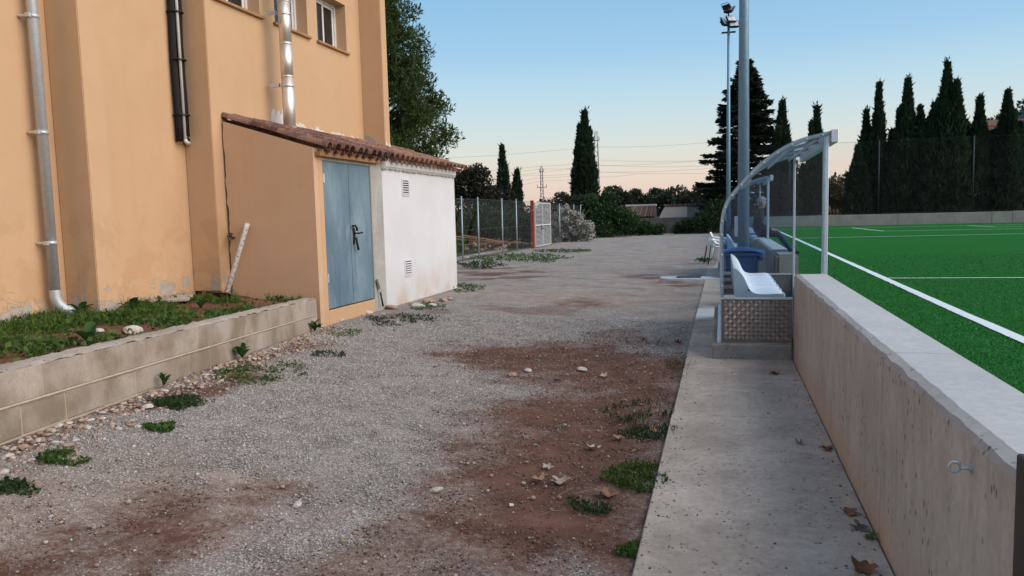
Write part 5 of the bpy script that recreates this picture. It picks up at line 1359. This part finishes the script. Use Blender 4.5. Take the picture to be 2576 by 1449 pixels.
# a wood that reads as one mass on the hill
n = 1500; wx_ = 30 + 330 * rng.random(n); wy_ = 225 + 140 * rng.random(n)
ix = np.clip(((wx_ + 60) / 5).astype(int), 0, 96); iy = np.clip(((wy_ - 200) / 10).astype(int), 0, 44); wz = Hh[iy, ix]
ok = wz > 2; C = np.stack([wx_, wy_, wz + 1.5], 1)[ok]
wd = leafobj('hill_wood', [clumps(C, 1.6 + 1.6 * rng.random(len(C)), 40000, 1.3, .6, 1.0, .5)], M['hilltree']); tag(wd, 'far pine wood covering the hill behind the cypresses', 'wood', None, 'stuff')
p = aty(2500, 322, 290); hs = thing('hillside_house', 'orange house with tiled roof high on the far hill', 'house', (p.x, p.y, p.z - 3))
orm = simple('orange_render', (.45, .24, .13), (.38, .2, .11), .5, .9)
MB().box(p.x - 4, p.x + 9, p.y, p.y + 8, p.z - 9, p.z + .8).build('wall', orm, hs)
MB().prism([(p.x - 5, p.y - .5, p.z + .8), (p.x - 5, p.y + 8.5, p.z + .8), (p.x - 5, p.y + 4, p.z + 3)], (15, 0, 0)).build('roof', M['tile'], hs)
for k in range(4): MB().box(p.x - 2.5 + 3 * k, p.x - 1.2 + 3 * k, p.y - .06, p.y + .05, p.z - 2.4, p.z - .6).build('window', M['winglass'], hs)
p = aty(2560, 338, 280); hs = thing('hillside_house', 'second pale house lower on the far hill at right edge', 'house', (p.x, p.y, p.z - 3))
MB().box(p.x - 3, p.x + 8, p.y, p.y + 7, p.z - 9, p.z + .5).build('wall', pinkm, hs)
MB().prism([(p.x - 3.6, p.y - .5, p.z + .5), (p.x - 3.6, p.y + 7.5, p.z + .5), (p.x - 3.6, p.y + 3.5, p.z + 2.2)], (12.2, 0, 0)).build('roof', M['tile'], hs)
for k in range(3): MB().box(p.x - 1.5 + 3 * k, p.x - .3 + 3 * k, p.y - .06, p.y + .05, p.z - 2.2, p.z - .6).build('window', M['winglass'], hs)
M['lattice'] = simple('grey_lattice_steel', (.27, .26, .26), (.22, .21, .21), 2, .6, .3)
def pylon(label, px, pytop, Y, wtop, wbot):
    p = aty(px, pytop, Y); x, h = p.x, p.z; t = thing('lattice_pylon', label, 'pylon', (x, Y, 0), 'power pylons')
    for sx in (-1, 1):
        for sy in (-1, 1): MB().tube([(x + sx * wbot, Y + sy * wbot, 0), (x + sx * wtop, Y + sy * wtop, h * .86), (x + sx * wtop * .5, Y + sy * wtop * .5, h)], .045, 5).build('leg', M['lattice'], t)
    m = MB(); k = 16
    for i in range(k):
        za, zb_ = h * .86 * i / k, h * .86 * (i + 1) / k; wa, wb_ = [wbot + (wtop - wbot) * q / k for q in (i, i + 1)]
        s = 1 if i % 2 else -1
        for f in (-1, 1):
            m.tube([(x - s * wa, Y + f * wa, za), (x + s * wb_, Y + f * wb_, zb_)], .026, 4); m.tube([(x + f * wa, Y - s * wa, za), (x + f * wb_, Y + s * wb_, zb_)], .026, 4)
    m.build('lattice_bracing', M['lattice'], t)
    for z, l in (((h * .62, 1.0), (h * .90, .45)) if Y > 140 else ((h * .9, .5),)):
        MB().box(x - l, x + l, Y - .06, Y + .06, z - .06, z + .06).build('crossarm', M['lattice'], t)
        for s in (-1, 1): MB().tube([(x + s * l * .92, Y, z), (x + s * l * .92, Y, z + .55)], .07, 6).build('insulator', M['lattice'], t)
    return x, h
pylon('slender lattice pylon in front of the pink sky, left of the cypress', 1362, 417, 150, .2, .36)
pylon('lattice pylon almost hidden behind the tall cypress', 1499, 330, 118, .25, .5)
def cable(label, pts, Y, r_=.013):
    P = [aty(a, b, Y) for a, b in pts]; out = []
    for i in range(len(P) - 1):
        for k in range(10):
            q = k / 10; c = P[i].lerp(P[i + 1], q); c.z -= .25 * math.sin(math.pi * q); out.append(c)
    out.append(P[-1]); o = MB().tube(out, r_, 5).build('power_cable', simple('cable', (.16, .15, .15), None, 1) if 'cable' not in M else M['cable'], None); M['cable'] = o.data.materials[0]
    tag(o, label, 'cable', 'power cables against the sky')
cable('uppermost power cable sagging across the pale sky', [(1020, 402), (1488, 370), (1800, 357), (2100, 350)], 118)
cable('straight cable right of the tall cypress, upper of the close pair', [(1100, 433), (1362, 418), (1497, 402), (1820, 402)], 118)
cable('cable just below the close pair right of the cypress', [(1100, 445), (1362, 425), (1497, 415), (1820, 416)], 119)
cable('thin slanting cable joining at the cypress top arm', [(1150, 452), (1497, 417), (1830, 398)], 121)
cable('lower cable rising to the right towards the conifer', [(1150, 466), (1362, 447), (1497, 433), (1830, 420)], 122)
cable('lowest cable running level towards the conifer', [(1280, 442), (1497, 432), (1850, 434)], 123)
cable('left cable dropping below the pylon crossarm', [(1200, 478), (1362, 455), (1470, 444), (1600, 438)], 124)
# ================================================================ SMALL THINGS IN FRONT
def on_ground(px, py, z=.1):
    for _ in range(8):
        p = atz(px, py, z); z = float(gz(np.array(p.x), np.array(p.y)))
    return Vector((p.x, p.y, z))
def on_bed(px, py):
    z = .5
    for _ in range(8):
        p = atz(px, py, z); z = float(ez(np.array(p.x), np.array(p.y)))
    return Vector((p.x, p.y, z))
# ---- planter weeds
def bedpts(n):
    y = 9.0 - (rng.random(n) ** .8) * 9.0; xw = -5.03 + .2083 * (8.82 - y) - thick - .02
    x = WX + .02 + (xw - WX - .04) * rng.random(n); return x, y
x, y = bedpts(60000)
bare = np.zeros(len(x))
for P in (wp([(60, 880), (150, 845), (380, 815), (420, 830), (330, 850), (150, 890)], .5), wp([(130, 915), (330, 855), (360, 870), (180, 915)], .52), wp([(590, 770), (700, 752), (760, 755), (640, 790)], .45)):
    bare = np.maximum(bare, inpoly(P, x, y, .10))
den = sstep(.40, .60, fbm(x * 2.6 + 7, y * 2.6, 4)) * (1 - .95 * bare)
k = rng.random(len(x)) < den; x, y = x[k], y[k]
z = ez(x, y); n = len(x); lush = fbm(x * 1.1 + 2, y * 1.1 + 5, 3)
sel = rng.random(n) < .36
P = np.stack([x, y, z + rng.random(n) ** 1.4 * (.015 + .085 * lush)], 1)[sel]; m_ = len(P)
D = unit(m_) * np.array([1, 1, .5]) + np.array([0, 0, .35])
V = [leafquads(P, D, .045, .75)]
wo = leafobj('planter_weeds', V, M['weed']); tag(wo, 'mixed low green weeds covering the bed under the hall', 'weeds', None, 'stuff')
def blades(x, y, z, h, wd):
    n = len(x); a = rng.random(n) * 6.283; c, s = np.cos(a) * wd, np.sin(a) * wd; b = np.stack([x, y, z], 1); l = (rng.random((n, 2)) - .5) * h[:, None] * 1.1
    m1 = b + np.stack([l[:, 0] * .35, l[:, 1] * .35, h * .6], 1); tp = b + np.stack([l[:, 0], l[:, 1], h], 1); w_ = np.stack([c, s, 0 * c], 1)
    return np.stack([b - w_, b + w_, m1 + w_ * .8, m1 - w_ * .8], 1), np.stack([m1 - w_ * .8, m1 + w_ * .8, tp + w_ * .1, tp - w_ * .1], 1)
gsel = (~sel) & ((x < -5.9 + .3 * rng.random(n)) | (y > 7.4) | (rng.random(n) < .25))
xb, yb_, zb_ = x[gsel], y[gsel], z[gsel]; hh = .035 + .11 * rng.random(len(xb)) * (.4 + lush[gsel])
V = list(blades(xb, yb_, zb_ - .01, hh, .0035))
go = leafobj('planter_grass', V, M['grass']); tag(go, 'tufts of long grass along the foot of the hall', 'grass', None, 'stuff')
# broad-leaved rosettes
lm = MB(); rows = []
for i in range(6):
    q = i / 5; wv = .036 * math.sin(math.pi * min(1, q * .92 + .06)) ** .8; rows.append([(q * .15, -wv, .10 * math.sin(q * 2.0) + .008), (q * .15, 0, .10 * math.sin(q * 2.0)), (q * .15, wv, .10 * math.sin(q * 2.0) + .008)])
lm.grid(rows); LF = lm.mesh('leaf', True); LF.materials.append(leafmat('broad_leaf', (.045, .105, .028), (.03, .075, .02), (.07, .14, .04)))
for lab, px, py, s in (('broad-leaved weed below the front of the near pilaster', 330, 790, 1.2), ('broad-leaved weed close to the pipe elbow', 205, 800, 1.1), ('broad-leaved weed behind the pale stone block', 300, 812, .9), ('broad-leaved weed beside the white stone in the bed', 225, 868, 1.0), ('broad-leaved weed under the leaning post', 505, 775, .8)):
    c = on_bed(px, py); t = thing('broadleaf_weed', lab, 'weed', c, 'broad-leaved weeds in the bed')
    for k in range(9):
        o = link('leaf', LF, None, t, (0, 0, -.005), (rnd.uniform(-.25, .25), rnd.uniform(-.5, .15), k * 2.4 + rnd.uniform(-.3, .3))); q = s * rnd.uniform(.7, 1.15); o.scale = (q, q, q)
# ---- paving slab, stone block, white stone in the bed
c = on_bed(432, 760); o = MB().box(-.22, .22, -.17, .17, -.02, .02).build('paving_slab', M['walk'], None, bevel=.008); o.location = c + Vector((0, 0, .045)); o.rotation_euler = (.04, -.04, .5); tag(o, 'flat concrete paving slab lying in the grass of the bed', 'slab')
def stone(label, px, py, size, mat, seed, group=None, bed=False, sc=(1, .8, .6), name='stone'):
    c = on_bed(px, py) if bed else on_ground(px, py); me = rock_mesh(seed); me.materials.append(M[mat]); o = link(name, me, None)
    o.scale = [size * a for a in sc]; o.location = c + Vector((0, 0, size * sc[2] * .35)); o.rotation_euler = (rnd.uniform(-.2, .2), rnd.uniform(-.2, .2), rnd.uniform(0, 6)); return tag(o, label, 'stone', group)
stone('squared cream limestone block on the edge of the bed', 335, 838, .085, 'limestone', 1, None, True, (1, .75, .8))
stone('small bright white stone among the bed weeds', 250, 836, .055, 'limestone', 2, None, True)
stone('pale stone half buried beside the white bed stone', 215, 868, .04, 'limestone', 3, None, True)
# ---- leaning post with rusty foot plate
t_ = aty(622, 563, 8.955); b_ = on_bed(569, 752); b_.y = min(b_.y, 8.55); b_.z += .03
lp = thing('leaning_post', 'chipped white steel post with rusty base plate leaning on the shed', 'post', b_)
ax = (t_ - b_).normalized()
MB().tube([b_, b_.lerp(t_, .92), b_.lerp(t_, .925), t_], [.033, .033, .036, .036], 16).build('tube', M['rustpost'], lp, True)
sd = ax.cross(Vector((0, 0, 1))).normalized(); fr_ = ax.cross(sd)
MB().obox(b_ - ax * .012, b_, sd * .15, fr_ * .13).build('base_plate', M['rust'], lp, bevel=.004)
for k in range(12):
    q = b_.lerp(t_, .08 + .075 * k); nn = (CAM - q); nn = (nn - ax * nn.dot(ax)).normalized() * .033
    nn = Matrix.Rotation(rnd.choice((-.5, .1, .5)), 3, ax) @ nn
    MB().tube([q + nn * .8, q + nn * 1.03], .007, 8).build('bolt_hole', M['opening_shade'], lp)
# ---- garden tap on the shed wall
c = aty(590, 598, 9.0); tp = thing('garden_tap', 'small weathered garden tap on the shed side wall', 'tap', c)
brass = simple('weathered_brass', (.14, .12, .10), (.08, .07, .065), 20, .45, .7)
MB().tube([c, c + Vector((0, -.07, 0)), c + Vector((0, -.11, -.01)), c + Vector((0, -.125, -.06))], [.014, .016, .014, .012], 10).build('body', brass, tp, True)
MB().tube([c + Vector((0, -.07, .01)), c + Vector((0, -.07, .05))], .010, 8).build('stem', brass, tp, True)
MB().obox(c + Vector((-.035, -.07, .055)), c + Vector((.035, -.075, .055)), (0, .008, 0), (0, 0, .006)).build('handle', M['blackiron'], tp)
MB().tube([c + Vector((-.12, -.006, .03)), c + Vector((0, -.006, .01))], .006, 6).build('supply_pipe', M['rust'], tp)
# ---- scraper leaning on the cement pier
a = atx(948, 703, SX + .03); b = atx(957, 735, SX + .05); d = atx(964, 771, SX + .09)
sc1 = thing('scraper', 'old flat scraper with black handle leaning on the cement pier', 'tool', d)
MB().obox(a, a.lerp(b, .75), (0, .030, 0), (.003, 0, 0)).build('blade', M['endwall'], sc1)
MB().obox(a.lerp(b, .751), b, (0, .014, 0), (.004, 0, 0)).build('neck', M['galv'], sc1)
MB().tube([b, d], [.013, .015], 8).build('handle', M['blackiron'], sc1, True)

# ---- fallen plane leaves
def leaf_mesh(seed, lobes=5):
    r_ = random.Random(seed); n = 26; pts = []
    for k in range(n):
        a = 2 * math.pi * k / n; rr = .55 + .45 * abs(math.cos(a * lobes / 2)) ** 1.3; rr *= (.45 if abs(a - math.pi) < .3 else 1) * r_.uniform(.86, 1.1)
        pts.append((rr * math.cos(a), rr * math.sin(a)))
    cz = lambda x, y: .42 * (x * x * r1 + y * y * r2) + .08 * math.sin(5 * x + seed)
    r1, r2 = r_.uniform(.2, 1.0), r_.uniform(.2, 1.0)
    m = MB(); inner = [(x * .5, y * .5) for x, y in pts]
    ring0 = [(x, y, cz(x, y)) for x, y in pts]; ring1 = [(x, y, cz(x, y)) for x, y in inner]
    m.grid([ring0 + [ring0[0]], ring1 + [ring1[0]]]); m.add(ring1 + [(0, 0, 0)], [(k, (k + 1) % n, n) for k in range(n)])
    m.add([(-.45, -.012, .02), (-1.0, 0, .12), (-.45, .012, .02)], [(0, 1, 2)])
    return m.mesh('leaf', True)
WALKL = [('brown curled leaf on the walkway nearest the dugout plinth', 1950, 941, .075, 'deadleaf'), ('flat brown leaf in the middle of the walkway slab', 2012, 1117, .055, 'deadleaf'),
         ('dark brown leaf tucked against the pitch wall foot, farther one', 2076, 1132, .06, 'deadleaf'), ('long brown leaf against the wall foot in the foreground', 2140, 1292, .06, 'deadleaf'),
         ('dark shrivelled leaf just below the long brown leaf', 2163, 1332, .06, 'endwall'), ('green leaf at the wall foot in the foreground', 2192, 1356, .04, 'weed'),
         ('large reddish brown leaf at the bottom edge of the walkway', 2172, 1438, .085, 'deadleaf'), ('small leaf scrap beside the plinth corner', 1985, 900, .045, 'deadleaf'), ('tiny pale leaf against the wall foot', 2056, 1071, .025, 'paleleaf')]
GRL = [('large brown plane leaf lying on the bare earth', 1355, 1211, .075, 'deadleaf'), ('pale tan leaf just above the large brown leaf', 1378, 1178, .05, 'paleleaf'), ('crumpled cream leaf right of the large brown leaf', 1410, 1214, .075, 'paleleaf'),
       ('big tan leaf among weeds near the walkway edge', 1527, 1249, .085, 'deadleaf'), ('pale grey leaf on the earth beside thin twigs', 1492, 1128, .06, 'paleleaf'), ('red leaf on the farther earth patch', 1332, 901, .07, 'deadleaf'),
       ('dark flat leaf at the middle of the earth patch', 1405, 958, .07, 'endwall'), ('orange brown leaf alone on the gravel near the dugout', 1620, 853, .07, 'deadleaf'), ('red brown leaf at the walkway edge beside the dugout', 1706, 863, .09, 'deadleaf'),
       ('tan leaf near the yellow leaf by the walkway', 1556, 1106, .055, 'deadleaf'), ('single bright yellow leaf in the grass by the walkway', 1648, 1087, .045, 'yellowleaf'), ('pale leaf fragment left of the earth patch', 1100, 924, .06, 'paleleaf'),
       ('brown leaf at the top of the earth patch', 1345, 872, .05, 'deadleaf'), ('tan leaf right of the two pale stones', 1520, 948, .06, 'paleleaf')]
for i, (lab, px, py, s, mt) in enumerate(WALKL + GRL):
    w_ = i < len(WALKL); c = atz(px, py, 0.0) if w_ else on_ground(px, py); me = leaf_mesh(50 + i); me.materials.append(M[mt]); o = link('fallen_leaf', me, None)
    o.location = c + Vector((0, 0, .008)); s *= .85; o.scale = (s, s * rnd.uniform(.6, 1), s * 1.2); o.rotation_euler = (rnd.uniform(-.25, .25), rnd.uniform(-.25, .25), rnd.uniform(0, 6.28)); tag(o, lab, 'leaf', 'fallen plane leaves')
c = aty(1883, 728, 8.0); me = leaf_mesh(99); me.materials.append(M['endwall']); o = link('fallen_leaf', me, None); o.location = (c.x, 7.945, c.z); o.scale = (.022, .01, .012); o.rotation_euler = (1.3, .6, .3); tag(o, 'tiny dark leaf stuck on the nearest white seat', 'leaf', 'fallen plane leaves')
c = on_ground(1287, 1272); o = MB().prism([(-.010, -.013, .002), (.011, -.010, .004), (.009, .012, .003), (-.012, .010, .005)], (0, 0, .003)).build('paper_scrap', M['patch'], None); o.location = c; o.rotation_euler = (.15, .1, .3); tag(o, 'small white scrap lying on the bare earth', 'litter')

# ---- stones
SG = 'rubble stones along the foot of the block wall'
ORD = 'first second third fourth fifth sixth seventh eighth ninth tenth eleventh twelfth thirteenth fourteenth fifteenth sixteenth seventeenth eighteenth nineteenth twentieth twenty-first twenty-second twenty-third twenty-fourth twenty-fifth twenty-sixth twenty-seventh twenty-eighth twenty-ninth thirtieth'.split()
for i, (px, py, s) in enumerate(((10, 1190, 0.03), (20, 1150, 0.035), (60, 1128, 0.04), (80, 1160, 0.03), (96, 1110, 0.028), (120, 1095, 0.022), (140, 1117, 0.034), (150, 1073, 0.032), (170, 1123, 0.034), (174, 1067, 0.03), (190, 1110, 0.026), (200, 1077, 0.03), (222, 1077, 0.024), (228, 1059, 0.03), (240, 1097, 0.025), (256, 1056, 0.03), (258, 1040, 0.03), (290, 1036, 0.028), (300, 1080, 0.025), (310, 1046, 0.026), (330, 1072, 0.026), (348, 1076, 0.03), (415, 985, 0.03), (470, 960, 0.03), (520, 945, 0.03), (545, 930, 0.04), (580, 912, 0.03), (640, 905, 0.035), (690, 880, 0.035), (745, 865, 0.03))):
    stone('%s stone, %s from the left in the rubble along the block wall' % (('pale', 'cream', 'reddish')[i % 3], ORD[i]), px, py, s, ('limestone', 'limestone', 'redstone')[i % 3], 100 + i, SG)
for i, (lab, px, py, s, mt) in enumerate((
    ('pale stone pair member nearest the dark green weed by the block wall', 372, 1026, .045, 'limestone'), ('round grey stone alone on the gravel in the foreground', 1098, 1236, .04, 'limestone'), ('cream stone alone on the left gravel in the foreground', 747, 1273, .035, 'limestone'),
    ('pale stone on the far earth patch, left of the pair', 1328, 934, .045, 'limestone'), ('pale stone on the far earth patch, right of the pair', 1465, 932, .055, 'limestone'), ('reddish stone left of the earth patch stones', 1290, 945, .05, 'redstone'),
    ('white round stone below the door sill', 927, 789, .085, 'limestone'), ('reddish stone at the foot of the cement pier', 948, 779, .08, 'redstone'), ('long reddish stone beside the scraper handle', 985, 777, .11, 'redstone'),
    ('red boulder leftmost in the heap by the white annexe', 1042, 768, .11, 'redstone'), ('pale boulder in front of the heap by the annexe', 1052, 775, .12, 'limestone'), ('large red boulder topping the heap by the annexe', 1078, 762, .14, 'redstone'),
    ('white boulder at the right of the heap by the annexe', 1087, 772, .10, 'limestone'), ('reddish stone ending the heap by the annexe', 1115, 758, .10, 'redstone'), ('red stone trailing right of the annexe heap', 1132, 755, .08, 'redstone'),
    ('small pale stone below the door threshold', 860, 808, .06, 'limestone'), ('white stone at the foot of the first fence post', 1172, 652, .16, 'limestone'), ('grey stone slab before the dark bush at the track end', 1745, 580, .35, 'limestone'))):
    stone(lab, px, py, s, mt, 200 + i)
# loose pebbles too many to count
M['rubblemix'] = stone_mat('mixed_rubble', (.26, .15, .10), (.40, .29, .22), (.52, .44, .37)); n = 2600; pv = []; pf = []
q = rng.random(n); sx_ = np.where(q < .55, rng.random(n) * 7.5 - .3, 0); per = .04 + np.abs(rng.normal(size=n)) * .22
bx_ = A.x + u.x * sx_ + nrm.x * per; by_ = A.y + u.y * sx_ + nrm.y * per
ry = 1.8 * (9 / 1.8) ** rng.random(n); rx = -.45 - 4.2 * rng.random(n)
X_ = np.where(q < .55, bx_, rx); Y_ = np.where(q < .55, by_, ry); sz2 = np.where(q < .55, .007 + .016 * rng.random(n) ** 2, .005 + .011 * rng.random(n) ** 3) * (1 + .05 * Y_)
ico = rock_mesh(5, 1, .85, .65, 1); iv = np.array([v.co[:] for v in ico.vertices]); if_ = np.array([p.vertices[:] for p in ico.polygons])
an = rng.random(n) * 6.283; c, s = np.cos(an)[:, None], np.sin(an)[:, None]
Vv = iv[None] * (1 + .35 * (rng.random((n, len(iv), 1)) - .5)) * sz2[:, None, None]
Vv = np.stack([Vv[:, :, 0] * c - Vv[:, :, 1] * s, Vv[:, :, 0] * s + Vv[:, :, 1] * c, Vv[:, :, 2]], 2) + np.stack([X_, Y_, gz(X_, Y_) + sz2 * .2], 1)[:, None]
po = npmesh('pebbles', Vv.reshape(-1, 3), (if_[None] + (np.arange(n) * len(iv))[:, None, None]).reshape(-1, 3), M['rubblemix'], nside=3); tag(po, 'scattered pale pebbles on the track and below the block wall', 'pebbles', None, 'stuff')
# grit and crumbs that spilled onto the walkway
n = 900; gxw = np.where(rng.random(n) < .6, -.34 + np.abs(rng.normal(size=n)) * .09, .66 - np.abs(rng.normal(size=n)) * .07); gxw = np.where(rng.random(n) < .25, -.3 + .95 * rng.random(n), gxw); gyw = 1.8 * (10.5 / 1.8) ** rng.random(n)
k = (gxw > -.34) & (gxw < .655) & ~((gxw > -.1) & (gyw > 7.7)); gxw, gyw = gxw[k], gyw[k]; n = len(gxw); szw = .002 + .007 * rng.random(n) ** 4
Vv = iv[None] * (1 + .4 * (rng.random((n, len(iv), 1)) - .5)) * szw[:, None, None] + np.stack([gxw, gyw, szw * .3], 1)[:, None]
gw = npmesh('walkway_grit', Vv.reshape(-1, 3), (if_[None] + (np.arange(n) * len(iv))[:, None, None]).reshape(-1, 3), M['crumb'], nside=3); tag(gw, 'earth crumbs and grit spilled on the walkway slabs', 'grit', None, 'stuff')
# thin twigs on the bare earth
m = MB()
for k in range(60):
    c = on_ground(rnd.gauss(1500, 110), rnd.choice((rnd.gauss(1085, 25), rnd.gauss(1270, 40), rnd.gauss(960, 25)))); a = rnd.gauss(0, .7); l = rnd.uniform(.03, .12)
    if c.x > -.37: continue
    d = Vector((math.cos(a), math.sin(a), 0)) * l; m.tube([c + Vector((0, 0, .006)), c + d * .5 + Vector((0, 0, .016)), c + d + Vector((0, 0, .006))], [.0018, .0018, .001], 4)
o = m.build('twigs', M['woodgrey'], None); tag(o, 'thin dry twigs strewn on the bare earth', 'twigs', None, 'stuff')

# ---- weed patches on the track
WG = 'weed patches on the gravel track'
def weed_patch(label, px, py, wx_, wy_, n, mat='weed', size=.03, h=.04, grass=.25):
    c = on_ground(px, py); e = on_ground(px + wx_ * 1.25, py); f = on_ground(px, py - wy_ * 1.15); n = int(n * 1.4); ru = (e - c); rv = (f - c)
    t = thing('weed_patch', label, 'weeds', c, WG)
    a = rng.random(n) * 6.283; q = np.sqrt(rng.random(n)) * (.7 + .6 * vnoise(np.cos(a) * 2 + px, np.sin(a) * 2 + py))
    X_ = c.x + ru.x * q * np.cos(a) + rv.x * q * np.sin(a); Y_ = c.y + ru.y * q * np.cos(a) + rv.y * q * np.sin(a)
    X_ = np.minimum(X_, -.30)
    k = rng.random(n) < .62 * sstep(.38, .58, fbm(X_ * 7, Y_ * 7, 3)); X_, Y_ = X_[k], Y_[k]; m_ = len(X_); zz = gz(X_, Y_)
    h = h * .6; size = size * .8; P = np.stack([X_, Y_, zz + rng.random(m_) ** 1.5 * h], 1); g = rng.random(m_) < grass
    V = [leafquads(P[~g], unit((~g).sum()) * np.array([1, 1, .45]) + np.array([0, 0, .3]), size, .7)]
    V += list(blades(X_[g], Y_[g], zz[g], h * (.8 + 1.2 * rng.random(g.sum())), .002 + size * .03))
    leafobj('leaves', V, M[mat], t)
for a in (('broad green weed patch on gravel below the wall middle', 650, 937, 95, 20, 1500), ('dense dark green patch left of the broad patch', 455, 1016, 62, 14, 1300, 'weeddark'), ('compact round weed tuft on the rubble strip', 400, 1075, 30, 13, 800, 'weed'),
          ('spreading weed patch in the left foreground rubble', 155, 1155, 50, 16, 800, 'weed'), ('small tuft below the left foreground patch', 168, 1195, 22, 8, 300, 'weeddark'), ('weed patch cut by the left picture edge', 15, 1232, 55, 20, 700, 'weeddark'),
          ('dark mossy strip of weeds in front of the annexe', 1005, 806, 80, 12, 1600, 'weeddark', .035, .04), ('weed patch in front of the door sill', 865, 838, 36, 10, 600, 'weed'), ('little weed on gravel right of the broad patch', 825, 893, 36, 6, 400, 'weeddark'),
          ('sparse grass patch at the walkway edge, farthest of the edge patches', 1615, 1043, 85, 26, 900, 'weeddark', .03, .05, .6), ('grass with fallen leaves at the walkway edge', 1640, 1090, 60, 16, 700, 'weeddark', .03, .05, .6), ('fresh green patch touching the walkway edge', 1622, 1205, 70, 28, 1500, 'weed', .028, .05, .4),
          ('thin weeds around the big tan leaf', 1492, 1272, 50, 20, 500, 'weeddark', .025, .035, .5), ('low weed tuft at the walkway edge in the foreground', 1602, 1388, 40, 16, 600, 'weed', .022, .03, .4), ('green tuft at the far corner of the annexe', 1178, 727, 34, 8, 800, 'weed', .05, .08),
          ('weeds around the stones by the annexe', 1085, 775, 34, 8, 600, 'weed', .04, .06), ('long weed bank at the foot of the fence', 1300, 650, 110, 8, 3000, 'weed', .09, .10), ('weed tongue on the track before the gate', 1430, 632, 60, 3, 1200, 'weed', .09, .08), ('weeds below the first fence posts', 1205, 668, 50, 6, 1200, 'weeddark', .08, .10),
          ('green strip along the walkway by the far dugout', 1768, 655, 14, 4, 500, 'weeddark', .06, .06), ('green edge under the shrubs at the track end', 1530, 592, 90, 3, 1500, 'shrub', .16, .15), ('red-brown dead weeds at the walkway edge near dugout', 1705, 925, 30, 30, 700, 'drygrass', .03, .05, .7)):
    weed_patch(*a)
for lab, px, py, s in (('leafy weed at the wall foot halfway along', 610, 902, .9), ('leafy weed where block wall meets the shed', 792, 835, 1.0), ('small leafy weed at the wall foot, farther left', 412, 976, .6)):
    c = on_ground(px, py); t = thing('broadleaf_weed', lab, 'weed', c, 'leafy weeds at the block wall foot')
    for k in range(12):
        o = link('leaf', LF, None, t, (0, 0, rnd.uniform(0, .05)), (rnd.uniform(-.3, .3), rnd.uniform(-.8, .1), k * 2.4)); q = s * rnd.uniform(.5, .95); o.scale = (q, q, q)
